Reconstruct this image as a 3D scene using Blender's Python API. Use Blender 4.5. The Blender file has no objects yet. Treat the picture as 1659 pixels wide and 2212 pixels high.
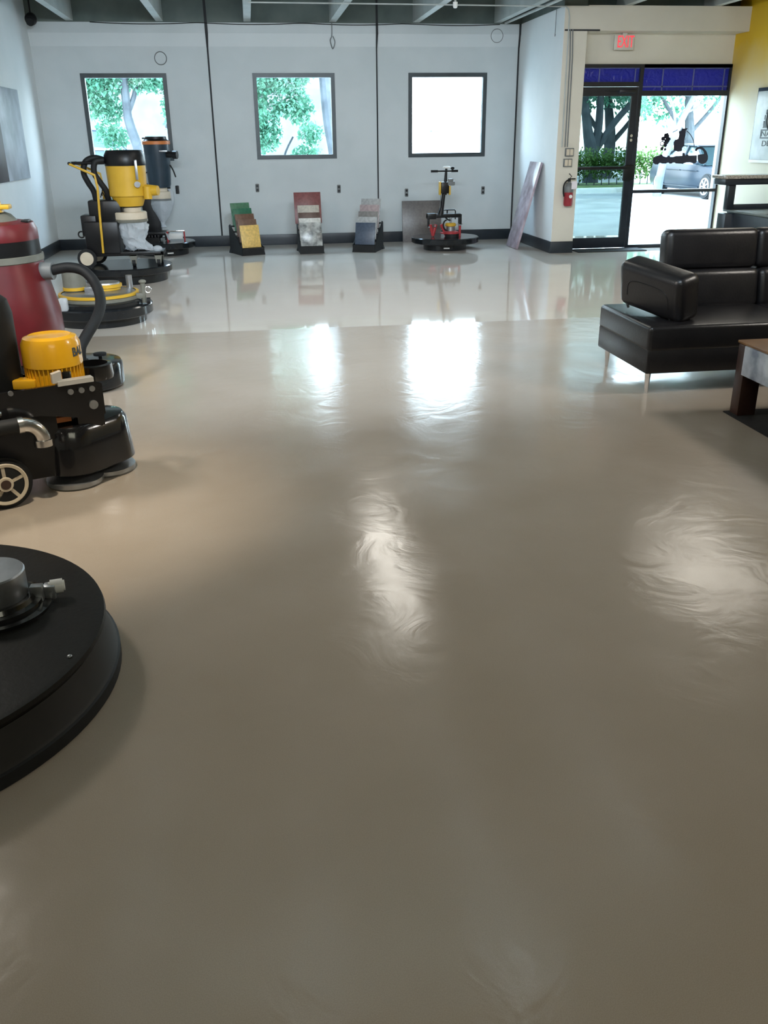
import bpy, bmesh, math, random
from mathutils import Vector, Matrix, noise
from math import sin, cos, pi, radians as rad, sqrt
random.seed(7)
S = bpy.context.scene
COL = S.collection

# ------------------------------------------------------------------ materials
MATS = {}
def mat(name, c, c2=None, scale=8.0, rough=0.5, metal=0.0, bump=0.0, bscale=None, spec=0.5, coat=0.0, emit=None, estr=0.0, det=4.0, alpha=1.0, trans=0.0):
    if name in MATS: return MATS[name]
    m = bpy.data.materials.new(name); m.use_nodes = True
    nt = m.node_tree; b = nt.nodes['Principled BSDF']
    b.inputs['Roughness'].default_value = rough
    b.inputs['Metallic'].default_value = metal
    b.inputs['Specular IOR Level'].default_value = spec
    b.inputs['Coat Weight'].default_value = coat
    b.inputs['Alpha'].default_value = alpha
    if c2 is None: c2 = tuple(min(1, x*1.12+0.002) for x in c)
    tc = nt.nodes.new('ShaderNodeTexCoord')
    n = nt.nodes.new('ShaderNodeTexNoise'); n.inputs['Scale'].default_value = scale; n.inputs['Detail'].default_value = det
    nt.links.new(tc.outputs['Object'], n.inputs['Vector'])
    r = nt.nodes.new('ShaderNodeValToRGB')
    r.color_ramp.elements[0].position = 0.35; r.color_ramp.elements[1].position = 0.65
    r.color_ramp.elements[0].color = (*c, 1); r.color_ramp.elements[1].color = (*c2, 1)
    nt.links.new(n.outputs['Fac'], r.inputs['Fac']); nt.links.new(r.outputs['Color'], b.inputs['Base Color'])
    if bump:
        n2 = nt.nodes.new('ShaderNodeTexNoise'); n2.inputs['Scale'].default_value = bscale or scale*6; n2.inputs['Detail'].default_value = 5
        nt.links.new(tc.outputs['Object'], n2.inputs['Vector'])
        bp = nt.nodes.new('ShaderNodeBump'); bp.inputs['Strength'].default_value = bump; bp.inputs['Distance'].default_value = 0.01
        nt.links.new(n2.outputs['Fac'], bp.inputs['Height']); nt.links.new(bp.outputs['Normal'], b.inputs['Normal'])
    if emit:
        b.inputs['Emission Color'].default_value = (*emit, 1); b.inputs['Emission Strength'].default_value = estr
    MATS[name] = m
    return m

def glass_mat(name, tint, gloss=0.06):
    m = bpy.data.materials.new(name); m.use_nodes = True
    nt = m.node_tree; nt.nodes.clear()
    o = nt.nodes.new('ShaderNodeOutputMaterial'); mx = nt.nodes.new('ShaderNodeMixShader')
    t = nt.nodes.new('ShaderNodeBsdfTransparent'); t.inputs['Color'].default_value = (*tint, 1)
    g = nt.nodes.new('ShaderNodeBsdfGlossy'); g.inputs['Roughness'].default_value = 0.02
    fr = nt.nodes.new('ShaderNodeFresnel'); fr.inputs['IOR'].default_value = 1.06
    nt.links.new(fr.outputs[0], mx.inputs[0]); nt.links.new(t.outputs[0], mx.inputs[1]); nt.links.new(g.outputs[0], mx.inputs[2])
    nt.links.new(mx.outputs[0], o.inputs[0])
    return m

def film_mat(name, col, see):
    m = bpy.data.materials.new(name); m.use_nodes = True
    nt = m.node_tree; b = nt.nodes['Principled BSDF']; o = nt.nodes['Material Output']
    b.inputs['Base Color'].default_value = (*col, 1); b.inputs['Roughness'].default_value = 0.25
    tc = nt.nodes.new('ShaderNodeTexCoord'); n = nt.nodes.new('ShaderNodeTexNoise'); n.inputs['Scale'].default_value = 9
    n.inputs['Distortion'].default_value = 1.2
    nt.links.new(tc.outputs['Object'], n.inputs['Vector'])
    bp = nt.nodes.new('ShaderNodeBump'); bp.inputs['Strength'].default_value = 0.8; bp.inputs['Distance'].default_value = 0.03
    nt.links.new(n.outputs['Fac'], bp.inputs['Height']); nt.links.new(bp.outputs['Normal'], b.inputs['Normal'])
    tl = nt.nodes.new('ShaderNodeBsdfTranslucent'); tl.inputs['Color'].default_value = (*col, 1)
    tr = nt.nodes.new('ShaderNodeBsdfTransparent')
    a = nt.nodes.new('ShaderNodeMixShader'); a.inputs[0].default_value = 0.45
    nt.links.new(b.outputs[0], a.inputs[1]); nt.links.new(tl.outputs[0], a.inputs[2])
    c = nt.nodes.new('ShaderNodeMixShader'); c.inputs[0].default_value = see
    nt.links.new(a.outputs[0], c.inputs[1]); nt.links.new(tr.outputs[0], c.inputs[2]); nt.links.new(c.outputs[0], o.inputs[0])
    return m

def leaf_mat(name, a, b_):
    m = bpy.data.materials.new(name); m.use_nodes = True
    nt = m.node_tree; o = nt.nodes['Material Output']; nt.nodes.remove(nt.nodes['Principled BSDF'])
    tc = nt.nodes.new('ShaderNodeTexCoord'); n = nt.nodes.new('ShaderNodeTexNoise'); n.inputs['Scale'].default_value = 1.7
    nt.links.new(tc.outputs['Object'], n.inputs['Vector'])
    r = nt.nodes.new('ShaderNodeValToRGB'); r.color_ramp.elements[0].position = .35; r.color_ramp.elements[1].position = .65
    r.color_ramp.elements[0].color = (*a, 1); r.color_ramp.elements[1].color = (*b_, 1)
    nt.links.new(n.outputs['Fac'], r.inputs['Fac'])
    d = nt.nodes.new('ShaderNodeBsdfDiffuse'); t = nt.nodes.new('ShaderNodeBsdfTranslucent'); x = nt.nodes.new('ShaderNodeMixShader'); x.inputs[0].default_value = .4
    nt.links.new(r.outputs[0], d.inputs[0]); nt.links.new(r.outputs[0], t.inputs[0])
    nt.links.new(d.outputs[0], x.inputs[1]); nt.links.new(t.outputs[0], x.inputs[2]); nt.links.new(x.outputs[0], o.inputs[0])
    return m

M_wall = mat('painted concrete wall', (.55,.60,.61), (.59,.635,.645), 2.0, .6, bump=.15, bscale=60)
M_wall2 = mat('brighter cove band', (.62,.665,.675), (.65,.69,.70), 2.0, .6)  # slightly lighter than the wall, used on the cove
M_wall3 = mat('wall white with window light', (.76,.80,.81), (.80,.83,.84), 2.0, .6)  # raised white puts the window light on the side faces into the colour
M_cream = mat('cream painted wall', (.66,.62,.53), (.70,.66,.57), 2.0, .6, bump=.1, bscale=60)
M_joist = mat('whitewashed joist', (.42,.46,.45), (.52,.55,.54), 3.0, .7)
M_deck = mat('dark roof deck', (.10,.13,.12), (.14,.17,.155), 3.0, .8)
M_base = mat('dark vinyl baseboard', (.012,.018,.026), (.02,.028,.036), 4, .4)
M_joint = mat('dark joint sealant', (.015,.017,.02), None, 4, .7)
M_frame = mat('dark bronze window frame', (.018,.032,.040), (.028,.045,.052), 6, .4)
M_alu = mat('black anodised door frame', (.008,.011,.018), (.014,.018,.026), 6, .3)
M_black = mat('black painted steel', (.005,.0055,.006), (.008,.008,.009), 5, .35, spec=.3)
M_gloss = mat('black gloss enamel', (.006,.006,.007), (.010,.010,.011), 5, .16, coat=.4)
M_plinth = mat('black laminate', (.008,.010,.012), (.014,.016,.018), 5, .14, spec=.5)
M_fg = mat('worn black deck', (.005,.0045,.0035), (.008,.007,.0055), 9, .5, bump=.1, spec=.25)
M_fg2 = mat('black skirt', (.006,.006,.005), (.010,.009,.008), 9, .6)
M_rub = mat('black rubber', (.009,.010,.011), (.013,.014,.015), 10, .6, spec=.3)
M_yel = mat('yellow machine enamel', (.78,.40,.012), (.84,.45,.02), 4, .25, coat=.3)
M_yelF = mat('dusty yellow enamel', (.58,.34,.02), (.66,.40,.035), 4, .4)
M_red = mat('dark red polyethylene', (.105,.006,.009), (.135,.009,.013), 5, .35)
M_redp = mat('red painted steel', (.38,.03,.035), None, 5, .35)
M_chrome = mat('brushed steel', (.62,.60,.58), (.70,.68,.66), 12, .22, 1.0)
M_silver = mat('cast aluminium', (.34,.355,.37), (.40,.415,.43), 20, .35, .85)
M_alubright = mat('bright aluminium', (.60,.59,.56), (.66,.65,.62), 12, .35, .35)  # paler, less metallic base stands in for bright reflections
M_grey = mat('grey plastic', (.13,.14,.14), (.17,.18,.18), 8, .5)
M_khaki = mat('grey green clamp band', (.14,.14,.115), (.18,.18,.15), 8, .5)
M_creamp = mat('cream plastic ring', (.58,.50,.38), (.64,.56,.44), 8, .5)
M_tank = mat('dark blue tank enamel', (.012,.028,.045), (.02,.04,.06), 5, .35)
M_orange = mat('orange band', (.55,.17,.04), None, 5, .45)
M_leather = mat('dark brown leather', (.007,.0068,.008), (.011,.010,.011), 9, .34, bump=.10, bscale=70, spec=.5)
M_white = mat('white plastic', (.75,.75,.72), None, 6, .4)
M_granite = mat('speckled granite', (.16,.15,.13), (.45,.42,.36), 60, .2)
M_deskdk = mat('dark desk laminate', (.010,.016,.024), (.016,.022,.032), 5, .35)
M_desktop = mat('grey desk surface', (.10,.12,.11), (.14,.16,.15), 8, .4)
M_hide = mat('whitewashed distressed wood', (.20,.24,.31), (.60,.65,.72), 7, .5, det=8)
M_brown = mat('brown stained wood', (.16,.085,.035), (.26,.14,.06), 5, .35)
M_dkwood = mat('dark stained wood', (.035,.016,.012), (.06,.028,.02), 5, .4)
M_rug = mat('black rug', (.008,.008,.008), (.014,.014,.014), 40, .95, bump=.5)
M_ext = mat('fire extinguisher red', (.28,.02,.03), None, 5, .3)
M_paper = mat('white tag paper', (.72,.68,.72), None, 6, .7)
M_poster = mat('silver poster sheet', (.40,.45,.45), (.55,.60,.60), 4, .25)
M_ink = mat('faded ink', (.06,.075,.08), None, 6, .6)
M_exit = mat('exit sign red', (.75,.04,.06), None, 6, .5, emit=(1,.07,.1), estr=.55)
M_exitp = mat('exit sign plate', (.55,.54,.48), None, 6, .4)
M_blue = film_mat('blue transom film', (.035,.045,.26), 0.0)
M_bag = film_mat('clear plastic bag', (.80,.84,.88), .30)
M_seam = mat('grey blue seam', (.10,.12,.26), None, 6, .5)
M_vinyl = mat('black window vinyl', (.012,.012,.03), None, 6, .5)
G_clear = glass_mat('clear glass', (.93,.98,.97))
G_tint = glass_mat('tinted door glass', (.31,.36,.35))
M_canvL = mat('canvas pale grey abstract', (.28,.32,.38), (.52,.58,.66), 2.2, .45, det=8)
M_canvD = mat('canvas dark plum area', (.025,.014,.022), (.04,.022,.03), 4, .5)
M_marble = mat('grey marbled tile', (.10,.11,.11), (.58,.60,.58), 9, .25, det=8)
M_plank = mat('mauve veined stone', (.25,.19,.22), (.50,.42,.47), 5, .2, det=8)
def tile(n, c): return mat(n+' sample', c, tuple(min(1,x*1.35) for x in c), 30, .35)
M_ground = mat('pale asphalt', (.30,.31,.31), (.40,.41,.40), 1.2, .9, bump=.2)
M_grass = mat('grass strip', (.06,.10,.03), (.10,.16,.05), 3, .9)
M_kerb = mat('white concrete kerb', (.70,.70,.66), None, 3, .8)
M_bark = mat('pale grey bark', (.035,.042,.05), (.07,.08,.09), 3, .9, bump=.5, bscale=14)
M_bark2 = mat('sunlit pale bark', (.10,.125,.15), (.17,.20,.23), 3, .9, bump=.5, bscale=14)  # bark lightened, sun glare put into the colour
M_leafA = leaf_mat('bright tree leaves', (.08,.22,.145), (.17,.36,.25))
M_leafC = leaf_mat('pale sunlit leaves', (.10,.24,.17), (.20,.36,.28))  # same tree, sun glare put into the leaf colour
M_leafB = leaf_mat('hedge leaves', (.06,.13,.035), (.15,.25,.09))
M_carA = mat('dark blue grey car paint', (.012,.018,.028), (.016,.024,.034), 2, .3, spec=.25)
M_carW = mat('white car paint', (.75,.76,.78), None, 2, .2, coat=1)
M_carB = mat('dark blue van paint', (.02,.035,.10), None, 2, .2, coat=1)
M_carG = mat('green grey car paint', (.10,.17,.17), None, 2, .2, coat=1)
M_carglass = mat('car window glass', (.02,.035,.04), None, 4, .05)
M_paleglass = mat('pale van glass', (.16,.24,.26), None, 4, .1)
M_alloy = mat('alloy wheel', (.55,.57,.60), None, 6, .25, .8)
M_bldg = mat('sky dimming backdrop building', (.095,.105,.11), (.12,.13,.135), 1, .8)
M_lamp = mat('lamp housing', (.5,.5,.5), None, 6, .5)

# floor: two coatings, the far one glossier and paler, with a thin seam strip
def floor_mat():
    m = bpy.data.materials.new('polished concrete floor'); m.use_nodes = True
    nt = m.node_tree; N = nt.nodes; L = nt.links; b = N['Principled BSDF']
    g = N.new('ShaderNodeNewGeometry'); sx = N.new('ShaderNodeSeparateXYZ'); L.new(g.outputs['Position'], sx.inputs[0])
    def noise_tex(s, det=5, dist=0.0):
        n = N.new('ShaderNodeTexNoise'); n.inputs['Scale'].default_value = s; n.inputs['Detail'].default_value = det; n.inputs['Distortion'].default_value = dist
        L.new(g.outputs['Position'], n.inputs['Vector']); return n.outputs['Fac']
    def ramp(f, p0, c0, p1, c1):
        r = N.new('ShaderNodeValToRGB'); r.color_ramp.elements[0].position = p0; r.color_ramp.elements[1].position = p1
        r.color_ramp.elements[0].color = (*c0, 1); r.color_ramp.elements[1].color = (*c1, 1); L.new(f, r.inputs['Fac']); return r.outputs['Color']
    def mrange(v, a, b2, c, d):
        r = N.new('ShaderNodeMapRange'); r.inputs[1].default_value = a; r.inputs[2].default_value = b2; r.inputs[3].default_value = c; r.inputs[4].default_value = d
        L.new(v, r.inputs[0]); return r.outputs[0]
    def mix(f, a, b2):
        x = N.new('ShaderNodeMix'); x.data_type = 'RGBA'; L.new(f, x.inputs[0]); L.new(a, x.inputs[6]); L.new(b2, x.inputs[7]); return x.outputs[2]
    y = sx.outputs['Y']
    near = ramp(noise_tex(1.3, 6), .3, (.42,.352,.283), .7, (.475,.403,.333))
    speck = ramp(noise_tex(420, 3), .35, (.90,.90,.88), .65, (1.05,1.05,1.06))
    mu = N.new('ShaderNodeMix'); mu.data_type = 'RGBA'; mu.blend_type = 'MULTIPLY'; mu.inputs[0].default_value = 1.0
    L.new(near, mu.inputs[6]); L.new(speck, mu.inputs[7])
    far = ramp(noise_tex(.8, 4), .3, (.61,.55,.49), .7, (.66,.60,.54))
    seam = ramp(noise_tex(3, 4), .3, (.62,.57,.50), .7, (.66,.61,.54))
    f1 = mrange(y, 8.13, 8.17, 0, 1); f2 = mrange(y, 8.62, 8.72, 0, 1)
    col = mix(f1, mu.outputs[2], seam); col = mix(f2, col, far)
    L.new(col, b.inputs['Base Color'])
    # roughness
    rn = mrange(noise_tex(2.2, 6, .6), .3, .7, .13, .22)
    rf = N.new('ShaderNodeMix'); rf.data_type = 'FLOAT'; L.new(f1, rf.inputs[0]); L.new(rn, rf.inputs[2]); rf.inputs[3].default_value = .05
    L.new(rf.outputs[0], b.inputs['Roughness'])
    b.inputs['IOR'].default_value = 1.5; b.inputs['Specular IOR Level'].default_value = .5
    hn = N.new('ShaderNodeMix'); hn.data_type = 'FLOAT'; L.new(f1, hn.inputs[0]); L.new(noise_tex(3.2, 8, 2.2), hn.inputs[2]); hn.inputs[3].default_value = .5
    bp = N.new('ShaderNodeBump'); bp.inputs['Strength'].default_value = .16; bp.inputs['Distance'].default_value = .012
    L.new(hn.outputs[0], bp.inputs['Height']); L.new(bp.outputs['Normal'], b.inputs['Normal'])
    return m

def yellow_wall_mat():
    m = bpy.data.materials.new('yellow wall with light gradient to cream'); m.use_nodes = True  # yellow fading to cream: a light gradient put into the colour
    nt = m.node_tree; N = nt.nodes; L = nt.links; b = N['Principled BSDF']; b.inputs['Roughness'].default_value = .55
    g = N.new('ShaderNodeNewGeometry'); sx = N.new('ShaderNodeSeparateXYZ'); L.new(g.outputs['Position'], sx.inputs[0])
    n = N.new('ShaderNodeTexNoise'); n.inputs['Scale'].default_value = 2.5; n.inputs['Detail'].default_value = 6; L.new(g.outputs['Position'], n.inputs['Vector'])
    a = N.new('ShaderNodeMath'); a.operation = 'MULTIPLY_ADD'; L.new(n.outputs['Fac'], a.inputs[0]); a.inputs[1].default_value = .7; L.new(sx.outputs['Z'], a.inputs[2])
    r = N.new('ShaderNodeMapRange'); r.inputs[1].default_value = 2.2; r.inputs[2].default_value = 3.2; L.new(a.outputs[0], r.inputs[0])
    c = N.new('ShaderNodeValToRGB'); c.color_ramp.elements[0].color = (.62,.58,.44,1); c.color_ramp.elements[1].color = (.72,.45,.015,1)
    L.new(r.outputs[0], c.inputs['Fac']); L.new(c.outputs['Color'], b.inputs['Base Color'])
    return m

# ------------------------------------------------------------------ geometry collector (world coordinates)
class G:
    def __init__(self): self.bm = bmesh.new()
    def _merge(self, t, M=None):
        if M is not None: bmesh.ops.transform(t, matrix=M, verts=t.verts)
        me = bpy.data.meshes.new('t'); t.to_mesh(me); t.free(); self.bm.from_mesh(me); bpy.data.meshes.remove(me)
    def box(self, x0, x1, y0, y1, z0, z1, bev=0, M=None, seg=2):
        t = bmesh.new()
        bmesh.ops.create_cube(t, size=1)
        for v in t.verts: v.co = Vector(((x0+x1)/2+v.co.x*(x1-x0), (y0+y1)/2+v.co.y*(y1-y0), (z0+z1)/2+v.co.z*(z1-z0)))
        if bev: bmesh.ops.bevel(t, geom=list(t.edges), offset=bev, segments=seg, profile=.5, affect='EDGES')
        self._merge(t, M); return self
    def cyl(self, p0, p1, r0, r1=None, n=24, bev=0):
        p0, p1 = Vector(p0), Vector(p1); d = p1-p0; r1 = r0 if r1 is None else r1
        t = bmesh.new()
        bmesh.ops.create_cone(t, cap_ends=True, segments=n, radius1=r0, radius2=r1, depth=d.length)
        if bev: bmesh.ops.bevel(t, geom=[e for e in t.edges if len(e.link_faces) == 2 and any(len(f.verts) > 4 for f in e.link_faces)], offset=bev, segments=2, affect='EDGES')
        M = Matrix.Translation((p0+p1)/2) @ d.to_track_quat('Z', 'Y').to_matrix().to_4x4()
        self._merge(t, M); return self
    def lathe(self, prof, cx, cy, n=48, M=None):
        t = bmesh.new(); rings = []
        for r, z in prof:
            if r < 1e-5: rings.append([t.verts.new((cx, cy, z))])
            else: rings.append([t.verts.new((cx+r*cos(2*pi*i/n), cy+r*sin(2*pi*i/n), z)) for i in range(n)])
        for a, b in zip(rings, rings[1:]):
            for i in range(n):
                j = (i+1) % n
                vs = [a[i % len(a)], a[j % len(a)], b[j % len(b)], b[i % len(b)]]
                u = []
                for v in vs:
                    if v not in u: u.append(v)
                if len(u) > 2: t.faces.new(u)
        bmesh.ops.recalc_face_normals(t, faces=t.faces)
        self._merge(t, M); return self
    def loft(self, rings, n=32, wob=0.0, seed=1, wrinkle=0.0):
        if wrinkle:
            fine = []
            for a, b in zip(rings, rings[1:]):
                for k in range(5): fine.append(tuple(a[i]+(b[i]-a[i])*k/5 for i in range(5)))
            rings = fine+[rings[-1]]
        rnd = random.Random(seed); t = bmesh.new(); R = []
        ph = [rnd.uniform(0, 6.28) for _ in range(4)]
        for k, (cx, cy, z, rx, ry) in enumerate(rings):
            R.append([t.verts.new((cx+rx*cos(2*pi*i/n)*(1+wob*sin(5*2*pi*i/n+ph[0]+k*.7)), cy+ry*sin(2*pi*i/n)*(1+wob*sin(4*2*pi*i/n+ph[1]-k*.5)), z+wob*.3*rx*sin(3*2*pi*i/n+ph[2]))) for i in range(n)])
        for a, b in zip(R, R[1:]):
            for i in range(n): t.faces.new((a[i], a[(i+1) % n], b[(i+1) % n], b[i]))
        t.faces.new(R[0][::-1]); t.faces.new(R[-1])
        bmesh.ops.recalc_face_normals(t, faces=t.faces)
        if wrinkle:
            t.normal_update()
            for v in t.verts:
                q = v.co+Vector((seed, 0, 0))
                f = abs(noise.noise(Vector((q.x*9, q.y*9, q.z*4))))+.5*abs(noise.noise(Vector((q.x*22+q.z*9, q.y*22, q.z*9))))
                v.co = v.co-v.normal*f*wrinkle
        self._merge(t); return self
    def tube(self, pts, r, n=10, smooth=0, cap=True):
        P = [Vector(p) for p in pts]
        if smooth:
            Q = []
            for i in range(len(P)-1):
                a, b, c, d = P[max(i-1, 0)], P[i], P[i+1], P[min(i+2, len(P)-1)]
                for k in range(smooth):
                    u = k/smooth
                    Q.append(.5*((2*b)+(c-a)*u+(2*a-5*b+4*c-d)*u*u+(3*b-a-3*c+d)*u**3))
            Q.append(P[-1]); P = Q
        m = len(P)
        if isinstance(r, (int, float)): rr = [r]*m
        else:
            rr = []
            for i in range(m):
                u = i/(m-1)*(len(r)-1); k = min(int(u), len(r)-2); rr.append(r[k]+(r[k+1]-r[k])*(u-k))
        t = bmesh.new(); rings = []; up = None
        for i, p in enumerate(P):
            d = (P[min(i+1, m-1)]-P[max(i-1, 0)]).normalized()
            if up is None: up = Vector((0, 0, 1)) if abs(d.z) < .9 else Vector((1, 0, 0))
            s = d.cross(up).normalized(); up = s.cross(d).normalized()
            rings.append([t.verts.new(p+rr[i]*(cos(2*pi*k/n)*s+sin(2*pi*k/n)*up)) for k in range(n)])
        for a, b in zip(rings, rings[1:]):
            for k in range(n): t.faces.new((a[k], a[(k+1) % n], b[(k+1) % n], b[k]))
        if cap: t.faces.new(rings[0][::-1]); t.faces.new(rings[-1])
        bmesh.ops.recalc_face_normals(t, faces=t.faces)
        self._merge(t); return self
    def prism(self, pts, d):
        t = bmesh.new(); d = Vector(d)
        a = [t.verts.new(p) for p in pts]; b = [t.verts.new(Vector(p)+d) for p in pts]
        n = len(a); caps = [t.faces.new(a), t.faces.new(b[::-1])]
        for i in range(n): t.faces.new((a[i], b[i], b[(i+1) % n], a[(i+1) % n]))
        bmesh.ops.recalc_face_normals(t, faces=t.faces)
        if n > 6: bmesh.ops.triangulate(t, faces=caps, ngon_method='EAR_CLIP')
        self._merge(t); return self
    def ball(self, c, rx, ry=None, rz=None, u=20, v=12):
        t = bmesh.new(); bmesh.ops.create_uvsphere(t, u_segments=u, v_segments=v, radius=1)
        self._merge(t, Matrix.Translation(c) @ Matrix.Diagonal((rx, ry or rx, rz or rx, 1))); return self
    def torus(self, c, R, r, axis='y', n=36, k=8):
        pts = []
        t = bmesh.new(); rings = []
        for i in range(n):
            a = 2*pi*i/n; ring = []
            for j in range(k):
                b = 2*pi*j/k; q = R+r*cos(b); w = r*sin(b)
                p = {'y': (q*cos(a), w, q*sin(a)), 'z': (q*cos(a), q*sin(a), w), 'x': (w, q*cos(a), q*sin(a))}[axis]
                ring.append(t.verts.new(Vector(c)+Vector(p)))
            rings.append(ring)
        for i in range(n):
            a, b = rings[i], rings[(i+1) % n]
            for j in range(k): t.faces.new((a[j], a[(j+1) % k], b[(j+1) % k], b[j]))
        bmesh.ops.recalc_face_normals(t, faces=t.faces)
        self._merge(t); return self
    def leaves(self, blobs, count, size, seed):
        rnd = random.Random(seed); tot = sum(b[3]*b[4]*b[5] for b in blobs)
        for (x, y, z, rx, ry, rz) in blobs:
            for _ in range(int(count*rx*ry*rz/tot)+4):
                a, c = rnd.uniform(0, 2*pi), rnd.uniform(-1, 1); q = rnd.random()**.45; s = sqrt(1-c*c)
                p = Vector((x+rx*q*s*cos(a), y+ry*q*s*sin(a), z+rz*q*c)); w = size*rnd.uniform(.55, 1.3)
                R = Matrix.Rotation(rnd.uniform(0, 6.28), 3, 'Z') @ Matrix.Rotation(rnd.uniform(-1.3, 1.3), 3, 'X')
                vs = [self.bm.verts.new(p+R @ Vector(k)) for k in ((0, 0, 0), (w*.33, w*.5, w*.1), (0, w, 0), (-w*.33, w*.5, w*.1))]
                self.bm.faces.new(vs)
        return self
    def out(self, name, m, parent=None, loc=None, sharp=35, M=None):
        o0 = Vector(parent_world(parent)) if parent is not None else Vector(loc or (0, 0, 0))
        if M is not None: bmesh.ops.transform(self.bm, matrix=M, verts=self.bm.verts)
        bmesh.ops.translate(self.bm, vec=-o0, verts=self.bm.verts)
        me = bpy.data.meshes.new(name); self.bm.to_mesh(me); self.bm.free()
        me.materials.append(m)
        for p in me.polygons: p.use_smooth = True
        me.set_sharp_from_angle(angle=rad(sharp))
        o = bpy.data.objects.new(name, me); COL.objects.link(o)
        if parent is not None: o.parent = parent
        else: o.location = o0
        return o

WLOC = {}
def parent_world(p):
    v = Vector((0, 0, 0))
    while p is not None: v += p.location; p = p.parent
    return v
def thing(name, label, cat, loc, group=None):
    o = bpy.data.objects.new(name, None); COL.objects.link(o); o.location = loc; o.empty_display_size = .1
    o['label'] = label; o['category'] = cat
    if group: o['group'] = group
    return o
def tag(o, label, cat, group=None):
    o['label'] = label; o['category'] = cat
    if group: o['group'] = group
    return o
def struct(o, label=None, cat=None):
    o['kind'] = 'structure'
    if label: o['label'] = label
    if cat: o['category'] = cat
    return o
def rotz_about(c, a): return Matrix.Translation(c) @ Matrix.Rotation(a, 4, 'Z') @ Matrix.Translation(-Vector(c))
def text_mesh(txt, size, depth, sx=1.0, bold=0.0):
    cu = bpy.data.curves.new('txt', 'FONT'); cu.body = txt; cu.size = size; cu.extrude = depth; cu.offset = bold; cu.align_x = 'CENTER'; cu.align_y = 'CENTER'
    o = bpy.data.objects.new('txt', cu); COL.objects.link(o)
    dg = bpy.context.evaluated_depsgraph_get(); me = bpy.data.meshes.new_from_object(o.evaluated_get(dg))
    bpy.data.objects.remove(o); bpy.data.curves.remove(cu)
    t = bmesh.new(); t.from_mesh(me); bpy.data.meshes.remove(me)
    bmesh.ops.transform(t, matrix=Matrix.Diagonal((sx, 1, 1, 1)), verts=t.verts)
    return t

# ------------------------------------------------------------------ the room
WY = 15.283; XL = -3.08; XR = 7.06; PX = 4.37; PX2 = 4.70; PY = 13.15; DY = 13.52; YB = -4.0
WZ0, WZ1, WW = 1.3117, 2.5473, 1.2706
WX = [-2.4236, .1435, 2.5807]
JX = [-.5135, 2.0801, 4.352]
ZT = 3.226; ZC = 3.72

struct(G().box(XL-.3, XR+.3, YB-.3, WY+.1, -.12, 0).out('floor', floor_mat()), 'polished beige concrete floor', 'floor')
struct(G().box(XL-.3, XR+.3, YB-.3, WY+.1, ZC, ZC+.12).out('ceiling', M_deck), 'dark roof deck above the joists', 'ceiling')
g = G()
xs = [XL-.2]+[v for w in WX for v in (w, w+WW)]+[PX2]
for i in range(len(xs)-1):
    if i % 2 == 0: g.box(xs[i], xs[i+1], WY, WY+.07, 0, ZC)
    else:
        g.box(xs[i], xs[i+1], WY, WY+.07, 0, WZ0); g.box(xs[i], xs[i+1], WY, WY+.07, WZ1, ZC)
struct(g.out('wall_back', M_wall), 'pale grey back wall with three square windows', 'wall')
struct(G().box(XL-.2, XL, YB, WY, 0, ZC).out('wall_left', M_wall3), 'pale left wall', 'wall')
struct(G().box(XR, XR+.2, YB, DY+.2, 0, ZC).out('wall_right', yellow_wall_mat()), 'yellow right wall with a light gradient to cream in its colour', 'wall')
struct(G().box(XL-.2, XR+.2, YB-.2, YB, 0, ZC).out('wall_rear', M_cream), 'wall behind the camera', 'wall')
struct(G().box(PX, PX2, PY, WY, 0, ZT).out('wall_pillar', M_cream), 'short return wall beside the entrance, cream front', 'wall')
struct(G().box(PX-.004, PX, PY, WY, 0, ZT).out('wall_pillar_side', M_wall3), 'side of the return wall facing the windows, coloured white as window-lit', 'wall')  # thin slab whitened to carry the glow from the windows
struct(G().box(PX2, XR, DY, DY+.2, 2.545, ZC).out('wall_entrance', M_cream), 'cream wall above the glass entrance', 'wall')
struct(G().box(PX2, XR, PY, DY, 2.93, ZT+.01).out('trim_1', M_cream), 'cream boxed beam above the entrance', 'beam')
struct(G().box(PX, PX2, PY+.04, WY, ZT, ZC).box(PX2, XR, DY-.02, DY, ZT, ZC).out('trim_2', M_deck), 'dark gap above the entrance beam', 'trim')
struct(G().box(XL, PX, WY-.05, WY, ZT, ZC).out('trim_3', M_deck), 'dark blocking between the joist ends', 'trim')
struct(G().box(XL, PX, WY-.04, WY, 3.085, ZT).out('trim_4', M_wall), 'painted ledger along the wall top', 'trim')
struct(G().prism([(XL, WY, 2.91), (XL, WY, 3.085), (XL, WY-.036, 3.085)], (PX-XL, 0, 0)).out('trim_5', M_wall2), 'paler cove band under the ledger', 'trim')
# panel joints, wider and ragged at the top
def joint(n, x, w, zt):
    g = G(); g.prism([(x-w, WY-.006, .16), (x+w, WY-.006, .16), (x+w, WY-.006, 2.92), (x-w, WY-.006, 2.92)], (0, .005, 0))
    g.prism([(x-w*1.1, WY-.005, 2.90), (x+w*1.1, WY-.005, 2.90), (x+w*2.0, WY-.041, 3.085), (x-w*1.3, WY-.041, 3.085)], (0, -.004, 0))
    g.prism([(x-w*1.3, WY-.052, 3.075), (x+w*2.0, WY-.052, 3.075), (x+w*1.3, WY-.056, zt), (x-w*1.5, WY-.056, zt)], (0, .008, 0))
    struct(g.out(n, M_joint), 'dark vertical joint between wall panels', 'joint')
joint('trim_6', JX[0]+.01, .013, 3.6); joint('trim_7', JX[1], .011, 3.6); joint('trim_8', JX[2], .012, ZT)
struct(G().box(PX+.01, PX2+.18, PY-.006, PY, 2.925, 2.945).out('trim_9', M_joint), 'dark gap line at the pillar top', 'trim')
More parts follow.
